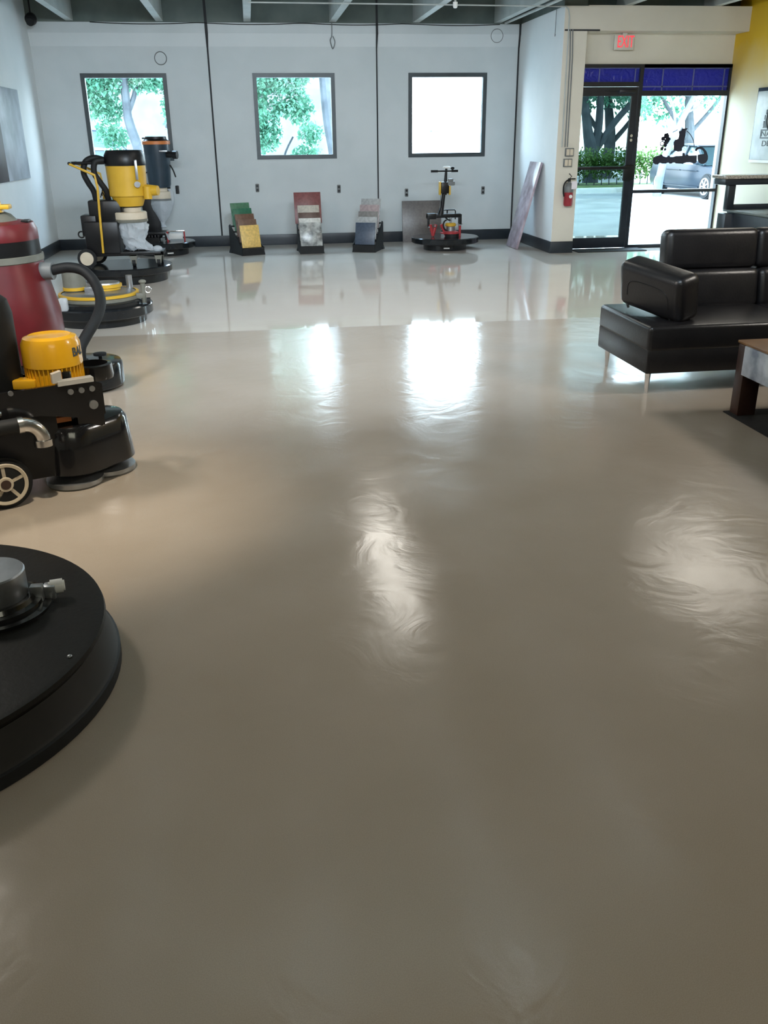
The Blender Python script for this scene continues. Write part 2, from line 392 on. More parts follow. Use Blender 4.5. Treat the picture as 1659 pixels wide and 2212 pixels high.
# baseboards
struct(G().box(XL, PX, WY-.018, WY, 0, .165, .003).out('baseboard_back', M_base))
struct(G().box(XL, XL+.018, 6, WY-.018, 0, .165, .003).out('baseboard_left', M_base))
struct(G().box(PX-.018, PX2, PY-.018, WY-.018, 0, .165, .003).out('baseboard_pillar', M_base))
struct(G().box(XR-.018, XR, YB, PY, 0, .165, .003).out('baseboard_right', M_base))
# joists
for i in range(8):
    x = -2.465+1.289*i
    struct(G().box(x-.052, x+.052, YB, (WY-.05) if x < PX else DY-.03, 3.24, ZC).out('trim_%d' % (10+i), M_joist), 'whitewashed ceiling joist running toward the window wall', 'joist')
# windows
for i, x in enumerate(WX):
    f = .062; g = G(); y0, y1 = WY-.012, WY+.075
    g.box(x, x+WW, y0, y1, WZ1-f, WZ1); g.box(x, x+WW, y0, y1, WZ0, WZ0+f)
    g.box(x, x+f, y0, y1, WZ0+f, WZ1-f); g.box(x+WW-f, x+WW, y0, y1, WZ0+f, WZ1-f)
    w = struct(g.out('window_%d' % (i+1), M_frame, loc=(x+WW/2, WY, WZ0)), ['square window behind the dust extractors', 'middle square window with tree trunk outside', 'square window nearest the corner, blown out white'][i], 'window')
    G().box(x+f, x+WW-f, WY+.03, WY+.036, WZ0+f, WZ1-f).out('pane', G_clear, w)

# entrance: glazed door leaf, transom and sidelight
FX0, FXM0, FXM1 = PX2+.0, 5.66, 5.715
y0, y1 = DY-.03, DY+.06
g = G(); ztop = 2.545
g.box(FX0, XR, y0, y1, ztop-.045, ztop); g.box(FX0, FX0+.045, y0, y1, 0, ztop-.045)
g.box(FXM0, FXM1, y0, y1, 0, ztop-.045)
g.box(FX0+.045, FXM0, y0, y1, 2.255, 2.315)
d = struct(g.out('door_1', M_alu, loc=(5.2, DY, 0)), 'black framed glass entrance door with push bar', 'door')
g = G(); a, b = FX0+.05, FXM0-.004
g.box(a, b, DY-.02, DY+.025, 2.13, 2.25); g.box(a, b, DY-.02, DY+.025, .015, .165); g.box(a, a+.07, DY-.02, DY+.025, .165, 2.13); g.box(b-.09, b, DY-.02, DY+.025, .165, 2.13)
leaf = g.out('door_leaf', M_alu, d)
G().box(a+.07, b-.09, DY-.002, DY+.004, .165, 2.13).out('door_glass', G_tint, leaf)
g = G(); g.box(a+.05, b-.05, DY-.085, DY-.06, 1.14, 1.185, .006); g.box(a+.09, a+.12, DY-.065, DY-.02, 1.15, 1.175); g.box(b-.11, b-.08, DY-.065, DY-.02, 1.15, 1.175)
g.out('push_bar', M_black, leaf)
G().box(b-.13, b+.03, DY-.075, DY-.02, .98, 1.20, .012).out('lock_box', M_black, leaf)
g = G(); g.box(b-.30, b-.05, DY-.075, DY-.02, 2.16, 2.22, .008); g.box(b-.5, b-.3, DY-.06, DY-.045, 2.2, 2.215); g.out('door_closer', M_alu, leaf)
G().cyl((b-.045, DY-.03, 1.60), (b-.045, DY-.018, 1.60), .02).cyl((b-.045, DY-.03, 1.54), (b-.045, DY-.018, 1.54), .02).out('lock_cylinder', M_chrome, leaf)
t = G().box(FX0+.045, FXM0, DY+.01, DY+.016, 2.315, ztop-.045).out('transom_panel', M_blue, d)
g = G()
for x in (5.06, 5.60): g.box(x-.008, x+.008, DY+.004, DY+.012, 2.315, ztop-.045)
g.box(FX0+.045, FXM0, DY+.004, DY+.012, ztop-.056, ztop-.045)
g.out('seam', M_seam, t)
g = G()
g.box(FXM1, XR, y0, y1, ztop-.045, ztop); g.box(FXM1, XR, y0, y1, .0, .05); g.box(XR-.03, XR, y0, y1, .05, ztop-.045)
g.box(FXM1, XR-.03, y0, y1, .80, .845); g.box(FXM1, XR-.03, y0, y1, 2.13, 2.20)
w4 = struct(g.out('window_4', M_alu, loc=(6.4, DY, 0)), 'tall glazed sidelight beside the entrance door with mirrored black lettering', 'window')
G().box(FXM1, XR-.03, DY+.01, DY+.016, .05, .80).out('lower_pane', G_clear, w4)
G().box(FXM1, XR-.03, DY+.01, DY+.016, .845, 2.13).out('upper_pane', G_clear, w4)
t = G().box(FXM1, XR-.03, DY+.01, DY+.016, 2.20, ztop-.045).out('transom_panel', M_blue, w4)
g = G()
for x in (6.02, 6.49, 6.96): g.box(x-.009, x+.009, DY+.002, DY+.012, 2.2, ztop-.045)
g.box(FXM1, XR-.03, DY+.002, DY+.012, 2.245, 2.262); g.box(FXM1, XR-.03, DY+.002, DY+.012, ztop-.06, ztop-.045)
g.out('seam', M_seam, t)
# vinyl lettering and emblem, read from the back
Cc = [(6.646,1.384),(6.652,1.414),(6.685,1.436),(6.734,1.438),(6.786,1.416),(6.836,1.369),(6.866,1.306),(6.869,1.256),(6.85,1.219),(6.817,1.198),(6.767,1.198),(6.728,1.221),(6.709,1.258),(6.698,1.315),(6.713,1.33),(6.798,1.335),(6.786,1.37),(6.75,1.401),(6.71,1.408),(6.683,1.396),(6.678,1.377)]
Wd = [(5.991,1.262),(6.012,1.299),(6.052,1.317),(6.079,1.322),(6.126,1.34),(6.15,1.315),(6.187,1.302),(6.209,1.29),(6.227,1.321),(6.255,1.32),(6.273,1.289),(6.306,1.251),(6.326,1.257),(6.314,1.301),(6.355,1.313),(6.397,1.312),(6.457,1.315),(6.455,1.355),(6.49,1.355),(6.499,1.317),(6.535,1.338),(6.559,1.316),(6.609,1.316),(6.686,1.318),(6.695,1.227),(6.673,1.206),(6.637,1.209),(6.593,1.223),(6.562,1.242),(6.536,1.223),(6.495,1.211),(6.439,1.206),(6.367,1.21),(6.329,1.232),(6.297,1.208),(6.269,1.208),(6.237,1.234),(6.212,1.209),(6.149,1.21),(6.112,1.223),(6.08,1.198),(6.037,1.202),(6.002,1.227)]
Tr = [(6.36,1.657),(6.395,1.662),(6.405,1.693),(6.495,1.695),(6.465,1.656),(6.469,1.601),(6.46,1.534),(6.47,1.46),(6.439,1.423),(6.438,1.38),(6.382,1.374),(6.309,1.394),(6.295,1.505),(6.313,1.535),(6.359,1.553),(6.368,1.596)]
yv = DY+.006
g = G(); g.prism([(x, yv, z) for x, z in Cc], (0, .002, 0)); g.prism([(x, yv, z) for x, z in Wd], (0, .002, 0)); g.box(6.0, 6.69, yv+.0024, yv+.003, 1.222, 1.300); g.out('lettering', M_vinyl, w4)
g = G(); g.prism([(x, yv, z) for x, z in Tr], (0, .002, 0))
g.tube([(x, yv, z) for x, z in [(6.472,1.662),(6.533,1.618),(6.584,1.557),(6.613,1.495),(6.627,1.446)]], .006, 6, 4)
g.tube([(6.258, yv, 1.639), (6.337, yv, 1.675)], .005, 6)
for (x, z), r in zip([(6.173,1.591),(6.122,1.555),(6.213,1.548),(6.182,1.518),(6.168,1.463),(6.124,1.421),(6.171,1.408)], (.042,.03,.028,.04,.026,.026,.018)):
    for k in range(5): g.cyl((x+r*.55*cos(k*1.257), yv, z+r*.55*sin(k*1.257)), (x+r*.55*cos(k*1.257), yv+.002, z+r*.55*sin(k*1.257)), r*.55, n=14)
g.torus((6.116, yv, 1.488), .03, .008)
g.out('emblem', M_vinyl, w4)

# ------------------------------------------------------------------ wall fittings
e = thing('exit_sign', 'pale exit sign with red EXIT letters under the entrance beam', 'exit sign', (5.335, 13.40, 2.92))
G().box(5.19, 5.48, 13.385, 13.415, 2.715, 2.905, .004).out('plate', M_exitp, e)
G().box(5.30, 5.37, 13.37, 13.43, 2.903, 2.928, .003).out('canopy', M_exitp, e)
t = text_mesh('EXIT', .215, .003, .56)
M_ = Matrix.Translation((5.355, 13.381, 2.812)) @ Matrix.Rotation(rad(90), 4, 'X')
g = G(); g._merge(t, M_); g.out('lettering', M_exit, e)

sp = thing('speaker', 'round black speaker hung high in the left corner', 'speaker', (-2.93, 14.85, 3.24))
G().ball((-2.93, 14.85, 3.215), .085, .085, .085).out('housing', M_black, sp)
G().cyl((-2.93, 14.80, 3.19), (-2.93, 14.755, 3.165), .065, .055).out('grille', M_rub, sp)
G().cyl((-2.93, 14.85, 3.28), (-2.93, 14.85, 3.72), .012, n=10).out('bracket', M_black, sp)

for k, (x, z, lab) in enumerate([(-1.150,.882,'dark wall outlet to the right of the dust extractors'), (.115,.887,'dark wall outlet above the green sample stand'), (1.432,.850,'dark wall outlet between the second and third sample stands'), (2.55,.774,'dark wall outlet above the leaning grey slab'), (3.842,.787,'dark wall outlet right of the mast of the red and black machine')]):
    o = thing('wall_outlet', lab, 'outlet', (x, WY, z), 'outlets along the back wall')
    G().box(x-.028, x+.028, WY-.012, WY, z-.062, z+.062, .01).out('cover', M_grey if k else M_black, o)
    for dz in (-.03, .03): G().cyl((x, WY-.016, z+dz), (x, WY-.011, z+dz), .018, n=16).out('socket', M_black, o)
tag(G().torus((-1.213, WY-.01, 2.75), .088, .006).out('wire_loop', M_grey, loc=(-1.213, WY-.01, 2.66)), 'coiled wire loop hung above the left window', 'wire', 'wire loops on the back wall')
tag(G().torus((3.98, WY-.048, 3.063), .095, .004).out('wire_loop', M_grey, loc=(3.98, WY-.048, 2.97)), 'coiled wire loop near the corner by the pillar', 'wire', 'wire loops on the back wall')
tag(G().tube([(1.39, WY-.052, 3.235), (1.385, WY-.056, 3.06), (1.36, WY-.05, 2.99), (1.395, WY-.045, 2.88), (1.43, WY-.045, 2.97), (1.40, WY-.056, 3.05)], .007, 8, 6).out('hanging_wire', M_grey, loc=(1.39, WY-.052, 3.235)), 'grey wire end dangling above the middle window', 'wire')
pts = [(XL+.9+i*.31, WY-.05-.002*(i % 3), 3.222-.022*abs(sin(i*.62))) for i in range(21)]
tag(G().tube(pts, .006, 6, 3).out('power_cable', M_rub, loc=pts[0]), 'thin dark cable draped along the top of the back wall', 'cable')
tag(G().tube([(4.10, 15.2, 3.235), (4.10, 13.6, 3.228), (4.13, 11.0, 3.225)], .02, 8).out('ceiling_conduit', M_joist, loc=(4.1, 13.6, 3.2)), 'pale conduit running under the ceiling beside the pillar wall', 'conduit')
o = thing('sprinkler', 'small white sprinkler head hanging below the ceiling joists', 'sprinkler', (2.71, 12.5, 3.72))
G().cyl((2.71, 12.5, 3.17), (2.71, 12.5, 3.72), .014, n=10).out('drop_pipe', M_joist, o)
G().lathe([(0,3.105),(.022,3.11),(.03,3.13),(.03,3.175),(0,3.18)], 2.71, 12.5, 16).out('head', M_white, o)
tag(G().tube([(4.355, 13.48, 3.22), (4.352, 13.48, 2.92), (4.345, 13.46, 2.89), (4.345, 13.44, 2.91)], .004, 6).out('hanging_wire', M_grey, loc=(4.355, 13.48, 3.2)), 'thin wire with a small hook on the window side of the return wall', 'wire')
# conduits on the pillar
cd = thing('conduit', 'painted metal conduits running down the cream pillar to the switch boxes', 'conduit', (4.45, PY, 1.45))
for k, (x, r) in enumerate([(4.43, .009), (4.475, .008), (4.51, .008)]):
    top = [(4.3, PY-.02, 3.215), (4.37, PY-.02, 3.212), (4.41, PY-.02, 3.18), (4.43, PY-.012, 3.1)] if k == 0 else [(x-.02, PY-.012, 2.945)]
    pts = ([(.12, PY-.02, 3.232), (2.2, PY-.02, 3.225)] if k == 0 else [])+top+[(x, PY-.012, 2.6), (x+.01, PY-.012, 1.46)]
    G().tube(pts, r, 8).out('pipe', M_grey if k else M_joist, cd)
for k, (x, z) in enumerate([(4.552, 1.392), (4.537, 1.252)]):
    s = thing('switch_box', ['upper metal switch box on the pillar, at the conduit ends', 'lower metal switch box on the pillar, above the extinguisher'][k], 'switch box', (x, PY, z), 'switch boxes on the pillar')
    G().box(x-.062, x+.062, PY-.04, PY, z-.055, z+.055, .005).out('housing', M_grey, s)
    G().box(x-.05, x-.004, PY-.048, PY-.038, z-.042, z+.042, .003).box(x+.004, x+.05, PY-.048, PY-.038, z-.042, z+.042, .003).out('cover', M_creamp, s)
# fire extinguisher
fx, fy = 4.562, PY-.075
f = thing('fire_extinguisher', 'red fire extinguisher hung on the cream pillar beside the door', 'fire extinguisher', (fx, fy, .66))
G().lathe([(0,.665),(.055,.668),(.066,.69),(.066,.855)], fx, fy, 28).out('cylinder', M_ext, f)
G().lathe([(.067,.855),(.067,.92),(.05,.965),(.022,.985),(.02,1.0),(0,1.0)], fx, fy, 28).out('shoulder', M_grey, f)
G().cyl((fx, fy, .995), (fx, fy, 1.03), .02).box(fx-.02, fx+.09, fy-.012, fy+.012, 1.03, 1.045, .004).tube([(fx-.01, fy, 1.03), (fx+.03, fy, 1.07), (fx-.01, fy, 1.11)], .006, 8).out('valve_handle', M_black, f)
G().tube([(fx, fy, 1.02), (fx-.05, fy-.02, 1.01), (fx-.085, fy-.02, .95), (fx-.085, fy-.02, .86), (fx-.07, fy-.01, .80)], .011, 8, 6).out('hose', M_rub, f)
G().box(fx+.012, fx+.095, fy-.075, fy-.073, .90, 1.005).out('tag', M_paper, f)
G().cyl((fx+.012, fy-.067, .80), (fx+.012, fy-.063, .80), .024).out('gauge_sticker', M_white, f)
G().box(fx-.02, fx+.02, fy+.06, PY, .75, .98).out('bracket', M_grey, f)
# left wall canvas
c = thing('canvas_print', 'large abstract canvas on the left wall, pale grey with a dark left edge', 'picture', (XL, 12.9, 1.14))
G().box(XL, XL+.03, 12.655, 13.87, 1.14, 2.26, .004).out('canvas', M_canvL, c)
G().box(XL, XL+.0315, 11.6, 12.655, 1.14, 2.26, .004).out('dark_panel', M_canvD, c)
# poster
p = thing('poster', 'silver wrinkled poster on the right wall with an emblem and dark text block', 'poster', (XR, 12.3, 1.24))
G().box(XR-.012, XR, 11.75, 12.66, 1.27, 2.19, .002).out('frame', M_frame, p)
G().box(XR-.016, XR-.010, 11.78, 12.64, 1.275, 2.145).out('sheet', M_poster, p)
G().box(XR-.020, XR-.008, 11.78, 12.65, 1.235, 1.272).out('bottom_strip', M_white, p)
g = G(); g.box(XR-.018, XR-.015, 11.85, 12.44, 1.645, 1.662); g.box(XR-.018, XR-.015, 11.85, 12.44, 1.545, 1.562); g.box(XR-.018, XR-.015, 12.42, 12.44, 1.56, 1.65)
for txt, z, s in (('NATIO', 1.603, .10), ('DEBU', 1.48, .10)):
    t = text_mesh(txt, s, .001, 1.7)
    g._merge(t, Matrix.Translation((XR-.018, 12.16, z)) @ Matrix(((0,0,-1,0),(-1,0,0,0),(0,1,0,0),(0,0,0,1))))
g.out('lettering', M_ink, p)
g = G()
for R, r in ((.17, .012), (.12, .008)): g.torus((XR-.018, 12.15, 1.80), R, r, 'x')
for k in range(12):
    a = pi*k/11; g.box(XR-.02, XR-.016, 12.15+.235*cos(a)-.012, 12.15+.235*cos(a)+.012, 1.74+.26*sin(a)-.03, 1.74+.26*sin(a)+.03)
g.prism([(XR-.02, 12.40, 1.68), (XR-.02, 12.28, 1.68), (XR-.02, 12.33, 1.82)], (.003, 0, 0))
g.out('emblem', M_ink, p)

# ------------------------------------------------------------------ round black plinths
def plinth(label, cx, cy, rt, rb, zt=.19, zl=.10, sticker=None):
    o = thing('display_plinth', label, 'plinth', (cx, cy, 0), 'round black display plinths')
    G().lathe([(0,zl),(rt-.01,zl),(rt,zl+.01),(rt,zt-.012),(rt-.012,zt),(0,zt)], cx, cy, 64).out('top_disc', M_plinth, o)
    G().lathe([(0,0),(rb,0),(rb,zl),(0,zl)], cx, cy, 64).out('base_drum', M_plinth, o)
    if sticker:
        a = rad(sticker); x, y = cx+(rb+.002)*cos(a), cy+(rb+.002)*sin(a)
        G().box(x-.045, x+.045, y-.002, y+.002, .035, .052, 0, rotz_about((x, y, 0), a+pi/2)).out('sticker', M_white, o)
    return o
plinth('round black plinth under the red and black planetary machine', 2.955, 14.07, .52, .335, sticker=-97)
plinth('large round black plinth under the yellow dust extractor', -1.60, 11.70, .565, .50, .19, .105)
plinth('round black plinth at the back under the blue tank machine', -1.36, 14.42, .47, .36, sticker=-72)
plinth('round black plinth under the grinder with yellow belts', -1.50, 8.92, .49, .42, .17, .075)

# ------------------------------------------------------------------ V1: yellow dust extractor on the large plinth
y = 11.62; PZ = .19
v = thing('dust_extractor', 'wheeled dust extractor with yellow drum, black lid and clear bag', 'vacuum', (-1.6, y, PZ))
cx = -1.455
G().lathe([(.20,.985),(.222,1.0),(.232,1.35)], cx, y, 40).lathe([(.20,.985),(.155,.88),(0,.88)], cx, y, 40).out('drum', M_yelF, v)
G().lathe([(.236,1.335),(.24,1.36),(.235,1.45),(.205,1.505),(0,1.51)], cx, y, 40).out('lid', M_black, v)
g = G().box(cx+.13, cx+.16, y-.225, y-.20, 1.18, 1.40, .005).cyl((cx+.14, y-.23, 1.13), (cx+.14, y-.19, 1.13), .035, n=16); g.out('latch', M_silver, v)
G().cyl((cx+.18, y-.04, 1.055), (cx+.36, y-.10, 1.055), .075, .055).cyl((cx+.235, y-.1, .96), (cx+.235, y-.1, 1.10), .05).out('inlet_spout', M_yelF, v)
G().lathe([(.105,.80),(.105,.885)], cx+.02, y, 32).out('neck', M_creamp, v)
G().lathe([(.12,.868),(.125,.872),(.125,.882),(.12,.886)], cx+.02, y, 32).out('neck_clamp', M_black, v)
G().lathe([(.10,.815),(.19,.815),(.2,.805),(.2,.735),(.19,.725),(0,.725)], cx-.01, y, 40).out('collar', M_creamp, v)
G().lathe([(.203,.70),(.205,.703),(.205,.725),(.2,.73)], cx-.01, y, 40).out('bag_strap', M_khaki, v)
G().loft([(cx-.01,y,.725,.198,.195),(cx+0,y,.68,.195,.19),(cx+.01,y,.62,.205,.19),(cx-.005,y,.55,.18,.17),(cx+.005,y,.49,.15,.15),(cx+.03,y,.44,.155,.14),(cx+.06,y,.39,.185,.14),(cx+.09,y,.36,.20,.12),(cx+.11,y,.345,.17,.08)], 72, .05, 3, .065).out('dust_bag', M_bag, v)
G().ball((cx+.275, y-.02, .375), .06, .05, .04).out('bag_knot', M_bag, v)
g = G().box(-2.0, -1.60, y-.18, y+.2, .34, .72, .02).box(-1.93, -1.55, y-.12, y+.22, .70, .955, .02).box(-2.03, -1.85, y-.15, y+.15, .55, .79, .015); g.out('motor_housing', M_black, v)
G().torus((-2.05, y-.1, .57), .035, .009).out('hook', M_black, v)
g = G().box(-1.98, -1.10, y-.17, y-.13, .315, .36, .006).box(-1.98, -1.10, y+.17, y+.21, .315, .36, .006).box(-1.14, -1.10, y-.17, y+.21, .315, .36, .006); g.out('base_frame', M_black, v)
for yy, xx in ((y-.21, -2.0), (y+.2, -1.94)):
    w = G().cyl((xx, yy-.035, PZ+.112), (xx, yy+.035, PZ+.112), .112, n=36, bev=.015).out('wheel', M_rub, v)
    G().cyl((xx, yy-.04, PZ+.112), (xx, yy+.04, PZ+.112), .078, n=32).out('hub', M_creamp, w)
for xx, yy in ((-1.165, y-.16), (-1.165, y+.18), (-1.46, y-.17)):
    w = G().cyl((xx-.02, yy, PZ+.045), (xx+.02, yy, PZ+.045), .045, n=24).out('caster', M_rub, v)
    G().prism([(xx-.045, yy-.03, .33), (xx+.045, yy-.03, .33), (xx+.03, yy-.03, PZ+.035), (xx-.03, yy-.03, PZ+.035)], (0, .008, 0)).box(xx-.045, xx+.045, yy-.03, yy+.03, .315, .33).out('fork', M_khaki, w)
for s in (-.215, .225):
    G().tube([(-2.06, y+s, 1.365), (-1.79, y+s, 1.24), (-1.775, y+s, 1.1), (-1.79, y+s, .8), (-1.805, y+s, .36)], .014, 8).out('handle_pole', M_yelF, v)
G().tube([(-2.06, y-.225, 1.37), (-2.06, y+.235, 1.37)], .018, 10).tube([(-2.06, y-.1, 1.37), (-1.68, y-.1, 1.37)], .018, 10).out('handle_bar', M_black, v)
G().tube([(-1.69, y-.02, 1.40), (-1.80, y-.04, 1.425), (-1.90, y-.06, 1.38), (-1.935, y-.06, 1.26), (-1.90, y-.04, 1.15), (-1.85, y, 1.02), (-1.845, y+.02, .74)], .034, 12, 6).out('hose', M_rub, v)
G().tube([(-1.69, y-.10, 1.40), (-1.78, y-.12, 1.38), (-1.805, y-.12, 1.26), (-1.75, y-.1, 1.15), (-1.70, y-.06, 1.05), (-1.70, y, .95)], .034, 12, 6).out('hose', M_rub, v)
G().tube([(-1.77, y+.02, 1.0), (-1.75, y, 1.08), (-1.71, y, .99)], .006, 6, 6).tube([(-1.79, y+.02, .98), (-1.76, y, 1.04), (-1.73, y, .97)], .006, 6, 6).out('power_cord', M_rub, v)

# ------------------------------------------------------------------ V2: tall blue tank machine on the back plinth
y = 14.50; PZ = .19
v = thing('dust_separator', 'tall dark blue dust separator with orange band and white bag', 'vacuum', (-1.36, y, PZ))
cx = -1.34
G().lathe([(0,.95),(.15,.955),(.165,1.0),(.20,1.53),(.20,1.555),(0,1.555)], cx, y, 40).out('tank', M_tank, v)
G().lathe([(.203,1.553),(.206,1.556),(.206,1.598),(.2,1.602)], cx, y, 40).out('band', M_orange, v)
G().lathe([(.195,1.60),(.16,1.625),(.155,1.66),(.10,1.672),(0,1.675)], cx, y, 40).box(cx-.19, cx-.1, y-.05, y+.05, 1.63, 1.65, .005).out('lid', M_black, v)
G().cyl((cx+.15, y-.1, 1.415), (cx+.30, y-.14, 1.41), .045, n=20).cyl((cx+.24, y-.125, 1.41), (cx+.305, y-.145, 1.41), .058, n=8).out('inlet_port', M_black, v)
G().box(cx+.05, cx+.17, y-.2, y-.17, 1.45, 1.475, .004).out('label_strip', M_silver, v)
G().tube([(cx+.18, y-.08, 1.27), (cx+.22, y-.1, 1.2), (cx+.25, y-.1, 1.1)], .011, 8, 4).out('strap', M_rub, v)
G().tube([(cx-.16, y-.06, 1.18), (cx-.23, y-.08, 1.12), (cx-.2, y-.08, 1.03), (cx-.15, y-.06, .98)], .01, 8, 6).out('side_cord', M_rub, v)
G().lathe([(.1,.955),(.105,.90),(.152,.898),(.152,.80),(.14,.795),(0,.795)], cx, y, 36).out('collar', M_creamp, v)
G().lathe([(.154,.77),(.156,.772),(.156,.795),(.15,.80)], cx, y, 36).out('bag_strap', M_grey, v)
G().loft([(cx,y,.79,.15,.15),(cx+.0,y,.72,.178,.15),(cx+.005,y,.62,.14,.12),(cx+.0,y,.52,.085,.08),(cx-.01,y,.46,.04,.04),(cx-.01,y,.42,.03,.03),(cx+.0,y,.385,.05,.05),(cx,y,.37,.03,.03)], 56, .03, 5, .018).out('dust_bag', M_bag, v)
G().loft([(cx+.155,y,.70,.02,.05),(cx+.165,y,.8,.03,.06),(cx+.15,y,.9,.035,.05),(cx+.13,y,.935,.03,.03)], 16, .03, 6).out('bag_fold', M_bag, v)
g = G().box(cx-.30, cx-.05, y+.02, y+.2, .22, .80, .02).box(cx-.14, cx+.14, y+.1, y+.16, .78, 1.3, .01).box(cx-.31, cx+.05, y-.17, y+.15, .28, .33, .01).box(cx+.0, cx+.06, y-.1, y+.1, .2, .32); g.out('stand_frame', M_black, v)
g = G()
for k in range(6): g.box(cx-.33+k*.045, cx-.30+k*.045, y-.19, y+.1, .245, .285, .006)
g.box(cx-.33, cx-.08, y-.19, y-.16, .19, .25).box(cx-.33, cx-.08, y+.05, y+.08, .19, .25); g.out('cooling_rack', M_black, v)
G().box(cx+.04, cx+.31, y-.16, y-.13, .325, .345, .003).out('front_bar', M_chrome, v)
G().box(cx+.06, cx+.27, y-.10, y-.09, .215, .30, .002).out('side_plate', M_white, v)
G().cyl((cx+.30, y-.145, .19), (cx+.30, y-.145, .345), .012, n=10).out('post', M_redp, v)
G().cyl((cx+.05, y-.17, .19), (cx+.05, y-.17, .33), .014, n=10).out('post', M_redp, v)
G().prism([(cx+.02, y-.20, .33), (cx+.06, y-.20, .30), (cx+.085, y-.20, .215), (cx+.055, y-.20, .215)], (0, .02, 0)).out('foot_bracket', M_silver, v)

# ------------------------------------------------------------------ red and black planetary machine on the right plinth
y = 14.05; PZ = .19
v = thing('planetary_grinder', 'small planetary machine with black T-handle mast, red legs and yellow motor', 'grinder', (2.95, y, PZ))
G().tube([(2.89, y, .56), (2.945, y, 1.0), (2.955, y, 1.175)], [.032, .03, .02, .018], 12).cyl((2.87, y, .50), (2.892, y, .60), .055, .036, 12).cyl((2.926, y-.01, .80), (2.93, y-.01, .86), .04, n=12).out('mast', M_black, v)
G().tube([(2.715, y-.02, 1.137), (2.82, y-.02, 1.137)], .018, 10).tube([(3.03, y-.02, 1.137), (3.13, y-.02, 1.137)], .018, 10).tube([(2.8, y-.02, 1.137), (3.06, y-.02, 1.137)], .011, 10).out('handlebar', M_black, v)
G().loft([(2.955, y-.03, 1.175, .05, .04), (2.955, y-.03, 1.19, .06, .045), (2.95, y-.03, 1.205, .04, .03)], 16).out('display_unit', M_white, v)
G().ball((3.045, y-.03, 1.175), .03, .02, .022).out('knob', M_black, v)
G().box(2.865, 2.985, y-.08, y+.02, .82, .985, .012).out('control_box', M_black, v)
G().box(2.842, 2.862, y-.085, y+.02, .80, .99, .005).out('side_guard', M_yelF, v)
G().box(2.99, 3.012, y-.085, y+.02, .80, .93, .005).out('side_guard', M_yelF, v)
G().box(2.965, 3.075, y-.10, y-.03, .935, .995, .012).box(2.975, 3.05, y-.09, y-.03, .99, 1.03, .008).out('battery', M_grey, v)
g = G().box(2.66, 3.19, y-.04, y+.04, .465, .525, .008).box(3.16, 3.205, y-.035, y+.035, .36, .515, .006).box(2.66, 2.80, y-.06, y+.06, .45, .535, .01).box(2.67, 2.70, y-.03, y+.03, .34, .47, .004); g.out('crossbeam', M_black, v)
g = G().tube([(2.90, y-.02, .52), (2.915, y-.02, .575), (2.95, y-.02, .58), (3.09, y-.02, .58), (3.105, y-.02, .56), (3.105, y-.02, .44)], .009, 8).box(2.965, 2.985, y-.03, y-.01, .53, .575); g.out('guard_hoop', M_black, v)
for xa, xb in ((2.71, 2.755), (2.80, 2.755), (2.885, 2.965)):
    G().tube([(xa, y-.02, .37), (xb, y-.02, .20)], [.025, .022], 10).out('leg', M_redp, v)
G().cyl((3.18, y-.02, .19), (3.18, y-.02, .345), .017, .02, 14).out('leg', M_redp, v)
G().cyl((3.18, y-.02, .345), (3.18, y-.02, .365), .022).box(3.13, 3.225, y-.03, y-.01, .362, .375).out('height_screw', M_silver, v)
G().cyl((3.03, y-.03, .275), (3.03, y-.03, .345), .065).cyl((3.03, y-.03, .36), (3.03, y-.03, .47), .018).out('motor', M_silver, v)
G().lathe([(0,.34),(.075,.34),(.085,.35),(.085,.372),(.07,.39),(0,.392)], 3.03, y-.03, 28).out('motor_cap', M_yelF, v)
G().lathe([(0,.235),(.12,.235),(.12,.26),(.08,.275),(0,.275)], 3.03, y-.06, 28).box(2.88, 3.0, y-.1, y+.05, .235, .25).out('deck', M_redp, v)
G().cyl((3.04, y-.10, .19), (3.04, y-.10, .235), .105, n=32).out('pad', M_rub, v)
G().tube([(2.96, y-.03, .43), (2.93, y-.06, .42), (2.91, y-.07, .38), (2.92, y-.07, .32), (2.96, y-.07, .28), (3.0, y-.07, .27)], .011, 8, 6).tube([(2.95, y-.03, .47), (2.98, y-.06, .44), (3.02, y-.06, .43)], .012, 8, 5).out('cable', M_rub, v)
G().tube([(2.875, y-.01, .82), (2.868, y-.01, .62), (2.88, y-.01, .54)], .005, 6, 4).out('control_wire', M_grey, v)
for xx, zz in ((2.69, .335), (2.78, .345)): G().ball((xx, y-.06, zz), .016).out('bolt', M_silver, v)

